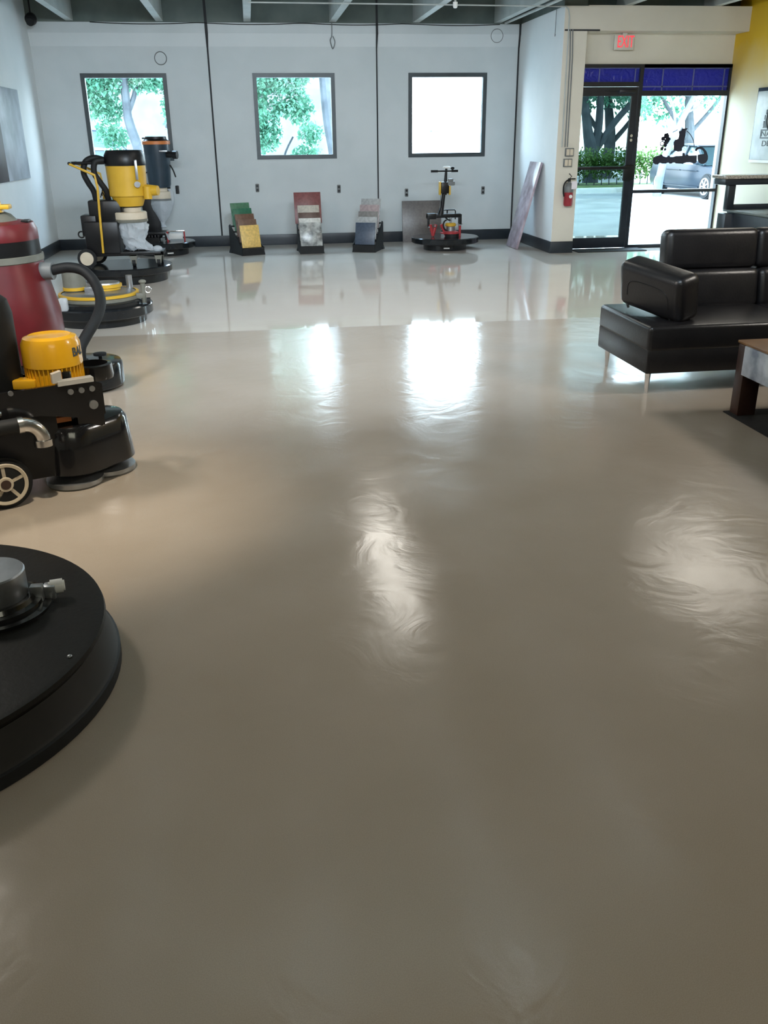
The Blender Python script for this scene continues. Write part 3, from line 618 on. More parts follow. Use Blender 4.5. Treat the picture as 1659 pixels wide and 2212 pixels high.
# ------------------------------------------------------------------ sample tile stands
def stand(label, cx, cy, a, tiles, lw=.37):
    R = Matrix.Translation((cx, cy, 0)) @ Matrix.Rotation(a, 4, 'Z')
    o = thing('sample_stand', label, 'display stand', (cx, cy, 0), 'sample stands along the back wall')
    n = len(tiles); D = .085*n+.06; h = lw/2
    g = G().prism([(-h, -.06, 0), (h, -.06, 0), (h-.02, -.06, .10), (-h+.02, -.06, .10)], (0, .05, 0)).box(-h+.01, h-.01, -.02, D, 0, .03)
    g.prism([(-h-.01, D-.1, 0), (h+.01, D-.1, 0), (h-.01, D-.1, .06), (-h+.01, D-.1, .06)], (0, .10, 0))
    g.out('base', M_rub, o, M=R)
    for s in (-1, 1):
        x = s*(h-.018)
        G().prism([(x, -.05, .0), (x, D-.02, .0), (x, D-.02, .40), (x, D-.07, .42), (x, -.02, .115), (x, -.05, .115)], (s*.012, 0, 0)).out('side_panel', M_rub, o, M=R)
    g = G()
    for i in range(n): g.box(-h+.02, h-.02, -.01+.085*i, .05+.085*i, .085+.075*i, .105+.075*i)
    g.out('tray', M_rub, o, M=R)
    for i, (lab, nm, c, w, hh) in enumerate(tiles):
        T = R @ Matrix.Translation((0, .0+.085*i, .106+.075*i)) @ Matrix.Rotation(rad(-13), 4, 'X')
        m = c if not isinstance(c, tuple) else tile(nm, c)
        t = G().box(-w/2, w/2, -.006, .012, 0, hh, .002).out('sample_tile', m, loc=T.translation, M=T)
        tag(t, lab, 'tile', 'floor coating samples on the stands')
stand('black sample stand nearest the dust extractors, yellow tile in front', -.03, 13.96, rad(21), [
    ('plain yellow square sample tile at the front of the left stand', 'yellow', (.62,.42,.13), .30, .325),
    ('brown speckled sample tile just behind the yellow tile', 'brown', (.15,.09,.065), .30, .325),
    ('red-brown sample tile third from the front of the left stand', 'red brown', (.14,.075,.05), .30, .325),
    ('dark green sample tile just before the last of the left stand', 'dark green', (.03,.13,.075), .30, .325),
    ('mottled green sample tile topmost at the back of the left stand', 'mottled green', (.07,.17,.10), .30, .325)])
stand('black sample stand in the middle, marbled tile in front', .87, 13.95, rad(2), [
    ('grey and white marbled sample tile at the front of the middle stand', 'marble', M_marble, .33, .345),
    ('white sample tile right behind the marbled tile', 'white', (.55,.55,.52), .33, .325),
    ('dark brown sample tile between the white and cream tiles', 'dark brown', (.10,.06,.05), .33, .325),
    ('cream streaked sample tile in front of the large red tile', 'cream', (.42,.39,.34), .33, .35),
    ('large red-brown sample tile at the back of the middle stand', 'large red', (.17,.055,.055), .41, .46)])
stand('black sample stand on the right, slate blue tile in front', 1.68, 13.95, rad(-22), [
    ('dark slate blue sample tile at the front of the right stand', 'slate', (.055,.075,.11), .31, .325),
    ('pale grey sample tile right behind the slate blue tile', 'pale grey', (.36,.37,.37), .31, .325),
    ('grey-brown sample tile third from the front of the right stand', 'grey brown', (.20,.19,.18), .31, .325),
    ('pinkish grey sample tile in the middle of the right stand', 'pink grey', (.34,.27,.27), .31, .34),
    ('light grey speckled sample tile topmost at the back of the right stand', 'light grey', (.33,.34,.34), .31, .35)])
tag(G().box(2.465, 3.12, 0, .02, 0, .655, .003).out('stone_slab', tile('slab grey', (.115,.105,.10)), loc=(2.79, 15.16, 0), M=Matrix.Translation((0, 15.13, 0)) @ Matrix.Rotation(rad(-9), 4, 'X')), 'square grey slab leaning on the back wall behind the round plinth', 'slab')
# leaning plank against the pillar return
d = Vector((4.365-4.035, 0, 1.25)); th = math.atan2(d.x, d.z)
T = Matrix.Translation((4.008, 13.98, 0.004)) @ Matrix.Rotation(rad(0), 4, 'Z') @ Matrix.Rotation(th, 4, 'Y')
tag(G().box(-.016, .02, -.275, .275, 0, 1.285, .003).out('stone_plank', M_plank, loc=(4.035, 13.98, 0), M=T), 'tall mauve veined plank leaning against the pillar wall', 'plank')
tag(G().box(4.78, 5.86, 13.10, 13.47, 0, .012, .004).out('door_mat', M_rug, loc=(5.3, 13.3, 0)), 'thin dark mat in front of the entrance door', 'mat')

# ------------------------------------------------------------------ belt-driven grinder on its plinth (E)
cx, cy, PZ = -1.50, 8.92, .17
v = thing('floor_grinder', 'open floor grinder showing yellow drive belts and pulleys on a round plinth', 'grinder', (cx, cy, PZ))
G().lathe([(0,PZ),(.43,PZ),(.43,.205),(.41,.215),(0,.215)], cx, cy, 56).out('deck', M_plinth, v)
G().lathe([(0,.215),(.385,.215),(.39,.22),(.39,.245),(.36,.25),(0,.25)], cx, cy, 56).out('pulley_plate', M_khaki, v)
G().lathe([(.345,.25),(.372,.252),(.372,.275),(.345,.277)], cx, cy, 56).out('drive_belt', M_yelF, v)
G().lathe([(0,.25),(.345,.25),(.345,.27),(.29,.285),(0,.29)], cx, cy, 56).out('drive_pulley', M_silver, v)
G().lathe([(0,.29),(.13,.29),(.13,.31),(.145,.315),(.145,.342),(.13,.345)], cx+.07, cy+.05, 40).out('small_belt', M_yelF, v)
G().lathe([(.13,.345),(.125,.358),(0,.36)], cx+.07, cy+.05, 40).out('pulley_cap', M_silver, v)
G().cyl((cx-.22, cy+.03, .285), (cx-.22, cy+.03, .47), .105, n=36, bev=.01).out('motor', M_khaki, v)
G().lathe([(.106,.295),(.112,.297),(.112,.325),(.106,.327)], cx-.22, cy+.03, 36).out('motor_band', M_yelF, v)
G().cyl((cx+.27, cy+.18, .25), (cx+.27, cy+.18, .40), .03, n=14).out('stud', M_silver, v)
g = G().cyl((cx+.43, cy-.12, .18), (cx+.43, cy-.12, .36), .022, n=12).box(cx+.36, cx+.44, cy-.14, cy-.10, .22, .27, .005).ball((cx+.43, cy-.12, .375), .035, .03, .02); g.out('bracket', M_khaki, v)
G().torus((cx+.475, cy-.13, .30), .028, .006).out('shackle', M_chrome, v)
G().cyl((cx+.46, cy-.15, .20), (cx+.49, cy-.15, .20), .03, n=16).out('roller', M_rub, v)
G().box(cx-.30, cx-.22, cy-.44, cy-.37, .17, .29, .02).out('clear_guard', M_bag, v)
G().box(cx-.11, cx+.02, cy-.12, cy-.02, .285, .335, .004).out('bridge_plate', M_silver, v)

# ------------------------------------------------------------------ red barrel vacuum with hose and head
cx, cy = -1.90, 6.92
v = thing('barrel_vacuum', 'large dark red barrel vacuum with grey clamp ring at the left edge', 'vacuum', (cx, cy, 0))
G().lathe([(0,.12),(.40,.12),(.43,.16),(.445,.30),(.44,.45),(.41,.60),(.385,.72),(.368,.815)], cx, cy, 56).out('barrel', M_red, v)
G().lathe([(.368,.812),(.378,.818),(.378,.858),(.366,.862)], cx, cy, 56).out('clamp_ring', M_khaki, v)
G().lathe([(.362,.86),(.36,.965)], cx, cy, 56).out('motor_band', M_black, v)
G().lathe([(.362,.962),(.36,1.03),(.34,1.075),(.25,1.09),(0,1.09)], cx, cy, 56).out('lid', M_red, v)
G().lathe([(.24,1.085),(.20,1.13),(.14,1.155),(0,1.16)], cx, cy, 36).out('filter_cap', M_khaki, v)
g = G().cyl((cx+.02, cy-.05, 1.15), (cx+.02, cy-.05, 1.33), .15, .11, 24).box(cx+.08, cx+.22, cy-.1, cy, 1.17, 1.20, .008); g.out('handle', M_yelF, v)
G().box(cx+.28, cx+.33, cy-.08, cy+.02, 1.075, 1.095, .005).out('vent', M_black, v)
for ang in (-73, 60, 180):
    a = rad(ang); x, yy = cx+.385*cos(a), cy+.385*sin(a)
    g = G().box(x-.022, x+.022, yy-.012, yy+.012, .725, .845, .006, rotz_about((x, yy, 0), a+pi/2)); g.out('latch', M_khaki, v)
G().cyl((cx+.34, cy-.05, .74), (cx+.45, cy-.07, .74), .065, .06, 24).out('hose_port', M_grey, v)
for ang in (-60, 60, 180):
    a = rad(ang); x, yy = cx+.34*cos(a), cy+.34*sin(a)
    G().cyl((x, yy-.02, .045), (x, yy+.02, .045), .045, n=20).box(x-.03, x+.03, yy-.03, yy+.03, .06, .125, .005).out('caster', M_rub, v)
G().tube([(cx+.44, cy-.07, .745), (cx+.56, cy-.09, .765), (cx+.67, cy-.12, .74), (cx+.755, cy-.2, .655), (cx+.80, cy-.36, .555), (cx+.785, cy-.52, .47), (cx+.72, cy-.66, .37), (cx+.69, cy-.73, .31), (cx+.685, cy-.75, .22)], .037, 14, 6).out('hose', M_rub, v)
hx, hy = -1.235, 6.36
v = thing('vacuum_floor_head', 'low round black floor head where the vacuum hose ends', 'floor head', (hx, hy, 0))
G().lathe([(0,.015),(.25,.015),(.262,.03),(.262,.165),(.25,.185),(.20,.192),(0,.195)], hx, hy, 48).out('shroud', M_plinth, v)
G().cyl((hx+.02, hy-.19, .19), (hx+.02, hy-.19, .235), .05, n=20).out('hose_socket', M_rub, v)
G().cyl((hx+.12, hy-.02, .19), (hx+.12, hy-.02, .225), .012, n=10).lathe([(0,.225),(.045,.225),(.045,.24),(0,.243)], hx+.12, hy-.02, 20).out('knob', M_rub, v)
G().lathe([(0,0),(.22,0),(.22,.02),(0,.02)], hx, hy, 40).out('brush_ring', M_rub, v)

# ------------------------------------------------------------------ B: planetary grinder with big yellow motor
d = Vector((cos(rad(26)), sin(rad(26)), 0)); q = Vector((-d.y, d.x, 0))
def at(c, a, b, z): return (c[0]+d.x*a+q.x*b, c[1]+d.y*a+q.y*b, z)
C0 = (-.955, 4.52)
v = thing('floor_grinder', 'heavy black floor grinder with large yellow electric motor and chrome elbow', 'grinder', (C0[0], C0[1], 0))
# rounded triangular housing: hull of three lobes
def hull(rad_lobe, ring, n=16, off=0.35):
    pts = []
    for k in range(3):
        a0 = off+k*2*pi/3; lx, ly = ring*cos(a0), ring*sin(a0)
        for i in range(n+1):
            a = a0-pi/3+2*pi/3*i/n; pts.append((lx+rad_lobe*cos(a), ly+rad_lobe*sin(a)))
    return pts
def loft_pts(rows):
    g = G(); t = bmesh.new(); R = []
    for pts, z in rows: R.append([t.verts.new((C0[0]+x, C0[1]+y_, z)) for x, y_ in pts])
    n = len(R[0])
    for a, b in zip(R, R[1:]):
        for i in range(n): t.faces.new((a[i], a[(i+1) % n], b[(i+1) % n], b[i]))
    t.faces.new(R[0][::-1]); t.faces.new(R[-1]); bmesh.ops.recalc_face_normals(t, faces=t.faces); g._merge(t); return g
loft_pts([(hull(.155,.10), .075), (hull(.165,.105), .085), (hull(.158,.10), .20), (hull(.148,.10), .295), (hull(.13,.10), .318), (hull(.06,.08), .325)]).out('housing', M_gloss, v)
for k in range(3):
    a0 = .35+k*2*pi/3; x, yy = C0[0]+.125*cos(a0), C0[1]+.125*sin(a0)
    G().lathe([(0,0),(.13,0),(.14,.012),(.14,.032),(.11,.045),(0,.075)], x, yy, 40).out('grinding_plate', M_silver, v)
# side frame plates
C1 = (-1.06, 4.37)
for s in (-.115, .19):
    P = [at(C1, -.55, s, .535), at(C1, .20, s, .535), at(C1, .255, s, .51), at(C1, .255, s, .36), at(C1, .20, s, .345), at(C1, -.05, s, .40), at(C1, -.55, s, .42)]
    G().prism(P, q*.02).out('side_frame', M_gloss, v)
for a, z, r in ((.10,.495,.014),(.152,.495,.014),(.203,.495,.014),(.20,.415,.022),(-.17,.53,.012)):
    G().cyl(at(C1, a, -.117, z), at(C1, a, -.127, z), r, n=14).out('bolt', M_silver, v)
G().prism([at(C1, .045, -.13, .53), at(C1, .215, -.13, .53), at(C1, .215, -.13, .552), at(C1, .045, -.13, .552)], q*.05).out('rail', M_alubright, v)
G().prism([at(C1, .025, -.12, .545), at(C1, .07, -.12, .545), at(C1, .07, -.12, .60), at(C1, .025, -.12, .59)], q*.03).out('clamp_block', M_alubright, v)
G().prism([at(C1, -.08, -.02, .43), at(C1, .18, -.02, .43), at(C1, .18, -.02, .50), at(C1, -.08, -.02, .50)], q*.14).out('motor_mount', M_black, v)
G().prism([at(C1, -.10, -.06, .335), at(C1, .10, -.06, .335), at(C1, .10, -.06, .36), at(C1, -.10, -.06, .36)], q*.12).out('lower_bracket', M_orange, v)
mx, my = -1.017, 4.49
G().lathe([(0,.50),(.128,.50),(.128,.61),(0,.61)], mx, my, 48).out('motor_body', M_yel, v)
g = G()
for k in range(40):
    a = 2*pi*k/40; x, yy = mx+.131*cos(a), my+.131*sin(a)
    g.box(x-.008, x+.008, yy-.0025, yy+.0025, .505, .605, 0, rotz_about((x, yy, 0), a))
g.out('cooling_fin', M_yel, v)
G().lathe([(.136,.592),(.141,.596),(.139,.70),(.125,.728),(.10,.738),(.095,.735),(0,.738)], mx, my, 56).out('fan_cover', M_yel, v)
g = G().box(mx-.16, mx-.05, my-.145, my-.07, .50, .545, .006, rotz_about((mx, my, 0), rad(-8))); g.out('motor_foot', M_yel, v)
g = G().box(mx+.06, mx+.10, my-.135, my-.11, .545, .58, .004); g.out('terminal_block', M_black, v)
# curved lettering on the cover
t = text_mesh('BAL', .058, .0012, .85, .0016)
x0 = min(vv.co.x for vv in t.verts)
for vv in t.verts:
    a = rad(-35)+(vv.co.x-x0)/.1405; r = .1405+vv.co.z; z = .660+vv.co.y
    vv.co = Vector((mx+r*cos(a), my+r*sin(a), z))
g = G(); g._merge(t); g.out('lettering', M_ink, v)
# black hoop at the nose
g = G().lathe([(.075,.475),(.098,.475),(.102,.49),(.098,.548),(.078,.552),(.075,.475)], -.865, 4.655, 40); g.out('lifting_hoop', M_gloss, v)
# nose of the frame between plates and housing
G().prism([at(C1, .12, -.10, .30), at(C1, .25, -.10, .30), at(C1, .25, -.10, .48), at(C1, .12, -.10, .48)], q*.28).out('nose_block', M_gloss, v)
# dark column tank at the left
G().lathe([(0,.45),(.10,.45),(.118,.50),(.12,.85),(.105,.915),(.07,.945),(0,.955)], -1.285, 4.46, 36).out('water_tank', M_rub, v)
G().prism([at(C1, -.50, -.10, .10), at(C1, .02, -.10, .085), at(C1, .02, -.10, .40), at(C1, -.50, -.10, .42)], q*.28).out('dust_skirt', M_black, v)
# chrome elbow and black pipe
P = [at(C1, -.60, -.21, .40), at(C1, -.17, -.21, .40)]
G().tube(P, .036, 16).out('dust_pipe', M_rub, v)
G().lathe([(.036,-.012),(.04,-.012),(.04,.012),(.036,.012)], 0, 0, 24, Matrix.Translation(P[1]) @ d.to_track_quat('Z', 'Y').to_matrix().to_4x4()).out('pipe_clamp', M_chrome, v)
pts = [at(C1, -.165+.085*sin(k*pi/16), -.21, .40-.085*(1-cos(k*pi/16))) for k in range(9)]
G().tube(pts, .036, 18).cyl(pts[-1], (pts[-1][0], pts[-1][1], pts[-1][2]-.03), .043, n=24).out('chrome_elbow', M_chrome, v)
G().tube([at(C1, -.45, -.13, .45), at(C1, -.30, -.13, .455), at(C1, -.23, -.13, .44)], .016, 10).ball(at(C1, -.45, -.13, .44), .04).out('valve', M_chrome, v)
# wheels
for s in (-.135, .36):
    cw = Vector(at((-1.235, 4.10), 0, s+.135, .125))
    w = G().cyl(cw-q*.028, cw+q*.028, .125, n=48, bev=.014).out('wheel', M_rub, v)
    g = G()
    Rm = Matrix.Translation(cw) @ q.to_track_quat('Z', 'Y').to_matrix().to_4x4()
    g.lathe([(.085,-.031),(.098,-.034),(.102,-.031),(.102,.031),(.085,.031),(.085,-.031)], 0, 0, 40, Rm)
    g.lathe([(0,-.034),(.033,-.036),(.036,-.03),(.036,.03),(0,.03)], 0, 0, 24, Rm)
    for k in range(5):
        a = k*2*pi/5+.3
        g.box(.03, .09, -.008, .008, -.028, .02, 0, Rm @ Matrix.Rotation(a, 4, 'Z'))
    rim = g.out('rim', M_creamp, w)
    G().lathe([(0,-.039),(.022,-.039),(.024,-.034),(0,-.03)], 0, 0, 20, Rm).out('hub_cap', M_dkwood, rim)
    G().lathe([(.036,-.012),(.085,-.012)], 0, 0, 40, Rm).out('spoke_web', M_khaki, rim)
G().cyl(at((-1.235, 4.10), 0, .0, .125), at((-1.235, 4.10), 0, .5, .125), .015, n=12).out('axle', M_black, v)
G().prism([at((-1.235, 4.10), -.03, .07, .12), at((-1.235, 4.10), .03, .07, .12), at((-1.235, 4.10), .12, .07, .44), at((-1.235, 4.10), -.12, .07, .44)], q*.38).out('rear_support', M_black, v)

# ------------------------------------------------------------------ foreground black disc machine
cx, cy = -1.275, 2.56
v = thing('floor_polisher', 'large round black disc in the foreground with silver motor hub', 'polisher', (cx, cy, 0))
G().lathe([(0,.155),(.70,.155),(.715,.162),(.722,.175),(.718,.188),(.70,.192),(0,.192)], cx, cy, 96).out('deck', M_fg, v)
G().lathe([(.712,.158),(.738,.06),(.745,.05)], cx, cy, 96).out('skirt', M_fg2, v)
G().lathe([(0,0),(.74,0),(.752,.006),(.752,.045),(.742,.052),(0,.052)], cx, cy, 96).out('bumper_ring', M_rub, v)
hx, hy = -.915, 2.70
G().lathe([(0,.192),(.175,.192),(.178,.205),(.15,.21),(.15,.222),(.132,.226),(.125,.24),(0,.24)], hx, hy, 48).out('collar', M_gloss, v)
G().lathe([(0,.24),(.108,.24),(.11,.245),(.11,.325),(.106,.33),(0,.332)], hx, hy, 56).out('motor_hub', M_silver, v)
G().lathe([(0,.332),(.012,.332),(.012,.336),(0,.337)], hx-.015, hy+.005, 16).out('center_bolt', M_black, v)
g = G().box(hx+.115, hx+.155, hy+.0, hy+.03, .205, .262, .004).box(hx+.15, hx+.19, hy+.02, hy+.06, .20, .25, .006); g.out('bracket', M_silver, v)
g = G().cyl((hx+.165, hy+.045, .235), (hx+.215, hy+.055, .235), .024, n=16, bev=.006); g.out('knob', M_white, v)
G().ball((-.62, 2.36, .194), .008, .008, .005).out('rivet', M_silver, v)

# ------------------------------------------------------------------ sofa
v = thing('sofa', 'dark brown leather sofa with flip-up arm cushion and chrome legs', 'sofa', (3.6, 5.9, 0))
G().box(2.524, 4.731, 5.470, 6.356, .135, .300, .014).out('frame', M_leather, v)
for x0, x1 in ((2.52, 3.64), (3.64, 4.735)):
    G().box(x0, x1, 5.465, 6.36, .280, .452, .03, seg=4).out('seat_cushion', M_leather, v)
for x0, x1 in ((2.945, 3.645), (3.645, 4.35)):
    c = Matrix.Translation((0, 6.12, .43)) @ Matrix.Rotation(rad(-9), 4, 'X')
    G().box(x0, x1, 0, .20, 0, .285, .05, c, seg=4).out('back_cushion', M_leather, v)
    c = Matrix.Translation((0, 6.20, .70)) @ Matrix.Rotation(rad(-6), 4, 'X')
    G().box(x0-.012, x1-.004, 0, .16, 0, .285, .05, c, seg=4).out('headrest', M_leather, v)
    for x in (x0+.15, x1-.15): G().cyl((x, 6.32, .55), (x, 6.30, .78), .01, n=10).out('headrest_bracket', M_chrome, v)
G().box(2.94, 4.35, 6.31, 6.37, .43, .66, .02).out('back_frame', M_leather, v)
for sgn, c0 in ((1, (2.755, 5.88)), (-1, (4.50, 5.88))):
    R = Matrix.Translation((c0[0], c0[1], .475)) @ Matrix.Rotation(sgn*rad(19), 4, 'Z') @ Matrix.Rotation(sgn*rad(-13), 4, 'Y') @ Matrix.Rotation(rad(7), 4, 'X')
    a = G().box(-.10, .10, -.30, .30, .0, .325, .06, R, seg=5).out('arm_cushion', M_leather, v)
    G().tube([R @ Vector((-sgn*.099, -.20, .10)), R @ Vector((-sgn*.0995, -.17, .20)), R @ Vector((-sgn*.0995, .0, .222)), R @ Vector((-sgn*.0995, .17, .20)), R @ Vector((-sgn*.099, .20, .10))], .004, 8, 5).out('piping', M_black, a)
    for yy in (-.2, .22): G().cyl(R @ Vector((-sgn*.07, yy, -.01)), R @ Vector((-sgn*.09, yy, .06)), .01, n=10).out('hinge', M_chrome, a)
for x, yy in ((2.555, 5.50), (2.575, 6.27), (4.68, 5.50), (4.68, 6.27)):
    G().loft([(x, yy, 0, .012, .02), (x, yy, .137, .022, .03)], 4).out('leg', M_chrome, v)

# ------------------------------------------------------------------ coffee table on a black rug
v = thing('coffee_table', 'low square coffee table with whitewashed apron and dark wooden legs', 'table', (3.45, 4.4, .012))
ZR = .010
G().box(2.87, 4.1, 3.70, 4.985, .438, .455, .004).out('tabletop', M_brown, v)
g = G().box(2.875, 4.095, 3.705, 3.735, .262, .438, .003).box(2.8625, 2.905, 3.735, 4.885, .262, .438, .003).box(4.065, 4.095, 3.735, 4.955, .262, .438, .003).box(2.905, 4.065, 4.925, 4.955, .262, .438, .003); g.out('apron', M_hide, v)
for x, yy in ((2.866, 4.868), (3.98, 4.868), (2.866, 3.70), (3.98, 3.70)):
    G().box(x, x+.118, yy, yy+.092, ZR, .4375, .004).out('leg', M_dkwood, v)
tag(G().box(2.84, 4.6, 2.6, 4.99, 0, .009, .003).out('rug', M_rug, loc=(3.6, 3.9, 0)), 'thin black rug under the coffee table', 'rug')

# ------------------------------------------------------------------ reception desk
v = thing('reception_desk', 'dark reception desk with raised granite bar top on an open frame', 'desk', (6.3, 10.2, 0))
g = G().box(5.90, 6.0, 8.3, 10.95, 0, .715, .006).box(5.78, 7.0, 10.75, 10.95, 0, .70, .006); g.out('body', M_deskdk, v)
G().box(5.86, 6.75, 8.28, 10.98, .715, .742, .005).out('worktop', M_desktop, v)
g = G().box(5.84, 5.93, 10.86, 10.95, .742, 1.03, .004).box(6.92, 7.0, 10.86, 10.95, .742, 1.03, .004).box(5.93, 6.92, 10.88, 10.945, .742, .80, .004).box(5.76, 7.03, 10.82, 11.10, 1.03, 1.10, .006); g.out('bar_frame', M_deskdk, v)
G().box(5.74, 7.04, 10.78, 11.14, 1.10, 1.14, .008).out('bar_top', M_granite, v)

# ------------------------------------------------------------------ outdoors
struct(G().box(-60, 80, 13.75, 110, -.16, -.04).out('ground', M_ground), 'sunlit pale parking lot', 'ground')
tag(G().box(8, 30, 28.6, 33, -.05, .03).out('grass_verge', M_grass, loc=(14, 31, 0)), 'green verge beyond the parking spaces', 'grass')['kind'] = 'stuff'
def tree(label, base, path, rads, branches, blobs, n, size, seed, m=M_leafA, bark=M_bark):
    o = thing('tree', label, 'tree', base, 'trees outside the building')
    g = G().tube([Vector(base)+Vector(p) for p in path], rads, 10, 5)
    for br, rr in branches: g.tube([Vector(base)+Vector(p) for p in br], rr, 8, 4)
    g.out('trunk', bark, o)
    G().leaves([(base[0]+b[0], base[1]+b[1], base[2]+b[2], b[3], b[4], b[5]) for b in blobs], n, size, seed).out('foliage', m, o, sharp=180)
    return o
GZ = -.04
tree('tree with slim forked trunk seen through the window behind the extractors', (-2.30, 21.5, GZ), [(0,0,0),(-.02,0,1.2),(-.2,0,2.0),(-.22,0,2.5),(-.2,0,5.3)], [.13,.12,.10,.09,.07],
     [([(-.21,0,2.2),(.0,.1,2.7),(.1,.2,3.6)], [.06,.05,.03]), ([(.55,.3,1.9),(.72,.3,2.3),(.95,.3,3.0)], [.03,.035,.03])],
     [(-1.1,0,2.75,.85,.6,.42),(-.62,.3,1.75,.40,.4,.30),(-.7,.2,2.3,.45,.4,.3),(.3,.2,2.95,.7,.6,.35),(.75,.5,2.3,.28,.4,.55),(1.0,.5,1.7,.3,.4,.3),(-.5,.4,3.05,.6,.4,.22),(.9,.5,2.7,.4,.4,.3),(-.3,0,4.0,1.5,.9,.95),(-1.6,.2,2.3,.4,.4,.4)], 26000, .105, 11)
tree('thick twin trunk tree seen through the middle window', (1.95, 21.5, GZ), [(.12,0,0),(.02,0,1.2),(-.15,0,2.4),(-.3,0,5.3)], [.17,.15,.13,.09],
     [([(.15,.1,.3),(.22,.1,1.6),(.15,.1,2.6),(.2,.2,4)], [.13,.12,.11,.08]), ([(-1.3,.6,.2),(-1.15,.6,1.2),(-.9,.6,1.7)], [.03,.025,.02])],
     [(-1.4,.3,2.85,.9,.6,.35),(-1.6,.2,1.85,.45,.5,.55),(-.75,.5,2.3,.35,.5,.35),(-.6,.6,1.25,.4,.4,.3),(-1.3,0,3.9,.8,.6,.6),(.1,0,4.6,.9,.6,.5),(-1.8,.4,2.4,.4,.4,.4),(-1.1,.3,2.3,.4,.4,.2),(-.5,.3,1.75,.3,.4,.25),(-1.0,.5,3.1,1.0,.4,.22)], 15000, .105, 12)
tree('forked dark tree standing behind the hedge left of the car', (12.45, 33.4, GZ), [(0,0,0),(-.02,0,1.0),(-.25,0,1.9),(-.5,0,3.3),(-.7,0,5)], [.30,.26,.17,.13,.09],
     [([(0,0,.9),(.2,.1,1.9),(.2,.1,3.3),(.3,.1,5)], [.19,.15,.12,.09]), ([(.05,.1,1.0),(.8,.1,2.1),(1.6,.1,3.0),(2.2,.1,4.2)], [.14,.12,.1,.07])],
     [(-.9,0,3.2,1.1,.8,.5),(.9,0,3.3,1.1,.8,.5),(0,0,4.6,3.4,1.8,.9),(-1.4,.4,2.6,.5,.5,.35),(1.8,.3,2.6,.6,.5,.3)], 9000, .15, 13)
tree('pale leaning tree seen through the sidelight behind the lettering', (11.75, 26.0, GZ), [(0,0,0),(.12,0,1.0),(.42,0,1.8),(.85,0,2.7),(1.5,0,4)], [.13,.11,.09,.07,.05],
     [([(.38,0,1.7),(.3,.1,2.3),(.0,.1,2.9)], [.045,.035,.03]), ([(-.75,.4,0),(-.68,.4,1.3),(-.72,.4,2.2),(-.75,.4,3.3)], [.14,.12,.11,.08]), ([(.6,0,2.2),(1.2,.1,2.5),(1.7,.1,3.0)], [.035,.03,.02])],
     [(1.9,.4,2.6,.8,.7,.45),(-.5,.6,2.75,.5,.5,.45),(1.0,.3,3.7,2.0,1.5,.8),(2.6,.6,2.1,.5,.5,.5)], 6500, .11, 14, M_leafC, M_bark2)
tree('background tree filling the view beyond the parked car', (17.3, 36.0, GZ), [(0,0,0),(.1,0,1.5),(-.1,0,3),(0,0,4.5)], [.25,.2,.15,.1],
     [([(0,0,1.6),(.9,0,2.6),(1.6,0,3.6)], [.1,.08,.05]), ([(0,0,1.5),(-.9,0,2.6),(-1.5,0,3.4)], [.1,.08,.05])],
     [(0,0,4.2,3.2,2,1.2),(-2.2,0,3.0,1.3,1,.7),(2.3,0,3.2,1.4,1,.7)], 2600, .24, 15)
tree('background tree far behind the entrance door', (14.8, 38.0, GZ), [(0,0,0),(.1,0,1.5),(-.1,0,3),(0,0,4.5)], [.28,.22,.15,.1],
     [([(0,0,1.2),(.9,0,2.2),(1.6,0,3.4)], [.12,.09,.05]), ([(0,0,1.3),(-.9,0,2.4),(-1.6,0,3.4)], [.12,.09,.05])],
     [(0,0,3.6,3.4,2,1.0),(-2.0,0,2.7,1.2,1,.6),(2.2,0,2.6,1.3,1,.6)], 2800, .24, 16)
h = thing('hedge', 'low clipped green hedge behind the parking spaces', 'hedge', (12, 31.6, GZ))
G().leaves([(9.6+i*.62, 31.6, .72, .5, .42, .52) for i in range(10)], 7000, .12, 21).out('foliage', M_leafB, h, sharp=180)
g = G()
for i in range(22):
    x = 9.4+i*.28; g.tube([(x, 31.6, GZ), (x+.04*sin(i), 31.58, .4)], [.02, .012], 6)
g.out('stem', M_bark, h)
for x, yy, lab in ((10.35, 27.9, 'white concrete wheel stop seen through the entrance door'), (14.2, 29.9, 'white concrete wheel stop behind the parked car')):
    w = thing('wheel_stop', lab, 'wheel stop', (x, yy, GZ), 'wheel stops in the parking lot')
    G().prism([(x-.9, yy-.09, GZ), (x-.9, yy+.09, GZ), (x-.9, yy+.05, GZ+.13), (x-.9, yy-.05, GZ+.13)], (1.8, 0, 0)).out('block', M_kerb, w)
struct(G().box(8, 30, 28.45, 28.6, -.05, .09, .01).out('trim_20', M_kerb), 'white kerb along the verge', 'kerb')

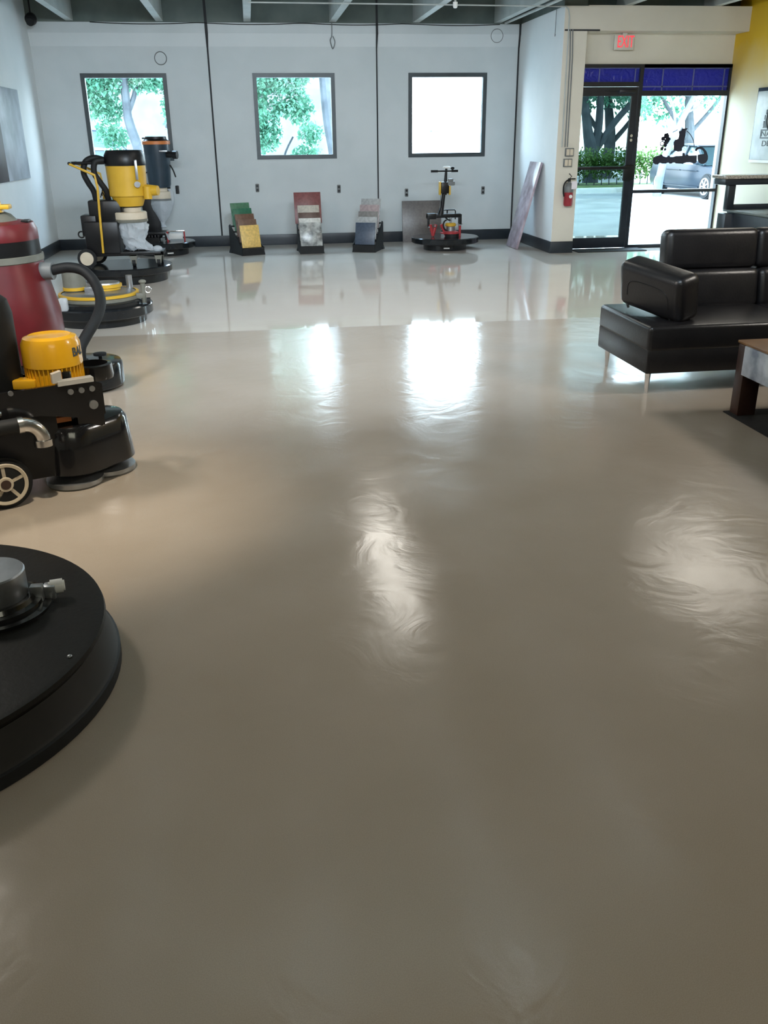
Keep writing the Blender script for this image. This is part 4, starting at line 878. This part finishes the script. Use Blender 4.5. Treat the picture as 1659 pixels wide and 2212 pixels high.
def car(label, loc, rz, paint, h=1.0, group=None, glass=None):
    """sedan pointing to local -y, built from side stations"""
    o = thing('car', label, 'car', (0, 0, 0), group)
    st = [(-2.3,.30,.55,.70,.62),(-2.15,.24,.66,.82,.74),(-1.6,.20,.76,.88,.80),(-.9,.20,.86,.90,.84),(.4,.20,.88,.91,.85),(1.5,.20,.92,.90,.82),(2.1,.24,.93,.86,.78),(2.3,.32,.80,.78,.70)]
    t = bmesh.new(); R = []
    for (yy, zb, zt, w, wt) in st:
        ring = [(-w*.93, zb), (-w, zb+.14), (-w, (zb+zt)/2+.06), (-wt, zt), (0, zt+.03), (wt, zt), (w, (zb+zt)/2+.06), (w, zb+.14), (w*.93, zb)]
        R.append([t.verts.new((x, yy, z*h)) for x, z in ring])
    for a, b in zip(R, R[1:]):
        for i in range(9): t.faces.new((a[i], a[(i+1) % 9], b[(i+1) % 9], b[i]))
    t.faces.new(R[0][::-1]); t.faces.new(R[-1]); bmesh.ops.recalc_face_normals(t, faces=t.faces)
    g = G(); g._merge(t)
    for xx in (-.905, .905): g.box(xx-.012, xx+.012, -1.0, 1.15, .28*h, .31*h).box(xx-.01, xx+.01, -.85, .05, .71*h, .73*h).box(xx-.01, xx+.01, .15, 1.05, .71*h, .73*h)
    g.out('body', paint, o)
    gl = [(-1.05,.86,.86,.80),(-.25,1.34,.70,.62),(.75,1.38,.70,.62),(1.75,.92,.80,.74)]
    t = bmesh.new(); R = []
    for (yy, zt, w, wt) in gl:
        ring = [(-.83, .86), (-wt, zt), (wt, zt), (.83, .86)]
        R.append([t.verts.new((x, yy, z*h)) for x, z in ring])
    for a, b in zip(R, R[1:]):
        for i in range(4): t.faces.new((a[i], a[(i+1) % 4], b[(i+1) % 4], b[i]))
    t.faces.new(R[0][::-1]); t.faces.new(R[-1]); bmesh.ops.recalc_face_normals(t, faces=t.faces)
    g = G(); g._merge(t); g.out('window_glass', glass or M_carglass, o)
    g = G().prism([(-.64, -.30, 1.345*h), (.64, -.30, 1.345*h), (.64, .80, 1.385*h), (-.64, .80, 1.385*h)], (0, 0, .03))
    for s in (-1, 1):
        g.tube([(s*.80, -1.05, .87*h), (s*.64, -.27, 1.35*h), (s*.64, .77, 1.39*h), (s*.76, 1.75, .93*h)], .03, 6)
        g.tube([(s*.83, .22, .88*h), (s*.64, .24, 1.37*h)], .03, 6)
    g.out('roof', paint, o)
    for s in (-1, 1):
        for yy in (-1.4, 1.4):
            w = G().cyl((s*.93, yy, .33), (s*.72, yy, .33), .33, n=32, bev=.03).out('wheel', M_rub, o)
            g = G().torus((s*.935, yy, .33), .21, .02, 'x', 28, 6)
            g.cyl((s*.90, yy, .33), (s*.94, yy, .33), .06, n=16)
            for k in range(7):
                a = 2*pi*k/7; g.tube([(s*.937, yy, .33), (s*.937, yy+.21*cos(a), .33+.21*sin(a))], .02, 6)
            g.out('rim', M_alloy, w)
        G().ball((s*.62, -2.2, .58*h), .17, .08, .07).out('headlight', M_white, o)
        G().box(s*.93-.06, s*.93+.06, -.85, -.72, .88*h, .98*h, .02).out('side_mirror', paint, o)
    o.location = loc; o.rotation_euler = (0, 0, rz)
    return o
car('dark blue-grey sedan parked outside behind the lettered glass', (13.25, 25.8, GZ), rad(2), M_carA)
car('white car far outside the window behind the extractors', (-4.3, 30, GZ), rad(90), M_carW, 1.05)
car('dark blue tall car far outside the left window', (-5.6, 37, GZ), rad(90), M_carB, 1.5)
car('green-grey car far outside the middle window', (1.9, 28.5, GZ), rad(90), M_carG, .85)
car('white van far outside the corner window with bluish windows', (9.9, 47, GZ), rad(90), M_carW, 1.42, None, M_paleglass)

b = thing('building', 'added backdrop building dimming the sky far behind the trees', 'building', (-2, 75, GZ))  # added to dim the sky seen and reflected through the left windows
G().box(-12.6, 8.6, 75, 82, GZ, 8.0).out('wall', M_bldg, b)
G().box(-12.9, 8.9, 74.4, 82.5, 8.0, 8.4).out('roof', M_kerb, b)

# ------------------------------------------------------------------ light
def area(name, loc, target, sx, sy, power, col, spread=180):
    l = bpy.data.lights.new(name, 'AREA'); l.shape = 'RECTANGLE'; l.size = sx; l.size_y = sy; l.energy = power; l.color = col; l.spread = rad(spread)
    o = bpy.data.objects.new(name, l); COL.objects.link(o); o.location = loc
    o.rotation_euler = (Vector(target)-Vector(loc)).to_track_quat('-Z', 'Y').to_euler(); return o
sun = bpy.data.lights.new('sun', 'SUN'); sun.energy = 9; sun.angle = rad(.6); sun.color = (1, .96, .88)
so = bpy.data.objects.new('sun', sun); COL.objects.link(so); so.location = (20, 0, 30)
so.rotation_euler = Vector((-.5, .12, -.86)).to_track_quat('-Z', 'Y').to_euler()
COOL = (.77, .89, 1.0); WARM = (1.0, .88, .70)
area('fill_light_window_wall', (.6, 3.6, 3.15), (.6, 15.2, 1.7), 3.0, .5, 172, COOL, 120)  # added fill aimed at the back wall, not a known fixture
area('ceiling_strip_light', (1.38, 9.6, 3.2), (1.38, 9.6, 0), .34, 3.0, 26, (1, .95, .86))
area('ceiling_panel_light', (5.1, 8.9, 3.2), (5.1, 8.9, 0), 1.0, 2.0, 26, (1, .93, .82))
area('fill_light_left', (-2.6, 5.0, 3.15), (.8, 7.2, 0), .6, .6, 70, (1, .93, .84))  # added fill for the mid floor, kept left of the frame
area('fill_light_right', (5.6, 4.5, 3.15), (1.4, 6.6, 0), .6, .6, 60, (1, .93, .84))  # added fill for the mid floor, kept right of the frame
area('fill_light_rear', (.8, -1.6, 3.1), (1.0, 3.2, 0), 2.6, 1.2, 28, (1, .98, .78))  # added fill behind the camera for the near floor
sp_ = bpy.data.lights.new('warm_spot', 'SPOT'); sp_.energy = 230; sp_.spot_size = rad(44); sp_.spot_blend = 1.0; sp_.color = WARM; sp_.shadow_soft_size = .06
o = bpy.data.objects.new('warm_spot', sp_); COL.objects.link(o); o.location = (-.6, 3.2, 3.2)
o.rotation_euler = (Vector((-.98, 4.02, 0))-Vector(o.location)).to_track_quat('-Z', 'Y').to_euler()

w = bpy.data.worlds.new('sky'); S.world = w; w.use_nodes = True
nt = w.node_tree; bg = nt.nodes['Background']
tc = nt.nodes.new('ShaderNodeTexCoord'); sx = nt.nodes.new('ShaderNodeSeparateXYZ'); nt.links.new(tc.outputs['Generated'], sx.inputs[0])
r = nt.nodes.new('ShaderNodeValToRGB'); r.color_ramp.elements[0].position = .0; r.color_ramp.elements[0].color = (.83, .91, 1, 1)
r.color_ramp.elements[1].position = .6; r.color_ramp.elements[1].color = (.55, .75, 1, 1)
nt.links.new(sx.outputs['Z'], r.inputs['Fac']); nt.links.new(r.outputs['Color'], bg.inputs['Color']); bg.inputs['Strength'].default_value = 15.0

# ------------------------------------------------------------------ camera
cam = bpy.data.cameras.new('camera'); co = bpy.data.objects.new('camera', cam); COL.objects.link(co)
pit, yaw, rol = .40, .1376, -.0111
fw = Vector((sin(yaw)*cos(pit), cos(yaw)*cos(pit), -sin(pit)))
r0 = Vector((cos(yaw), -sin(yaw), 0)); u0 = r0.cross(fw)
R_ = cos(rol)*r0+sin(rol)*u0; U_ = -sin(rol)*r0+cos(rol)*u0
co.matrix_world = Matrix(((R_.x, U_.x, -fw.x, 0), (R_.y, U_.y, -fw.y, 0), (R_.z, U_.z, -fw.z, 1.6), (0, 0, 0, 1)))
cam.sensor_fit = 'VERTICAL'; cam.sensor_height = 36; cam.lens = 36*1908.17/2212; cam.clip_end = 300; cam.clip_start = .05
S.camera = co
S.view_settings.view_transform = 'Standard'; S.view_settings.look = 'None'; S.view_settings.exposure = 0.3; S.view_settings.gamma = 1.0
S.cycles.use_denoising = True
S.cycles.max_bounces = 8; S.cycles.sample_clamp_indirect = 8
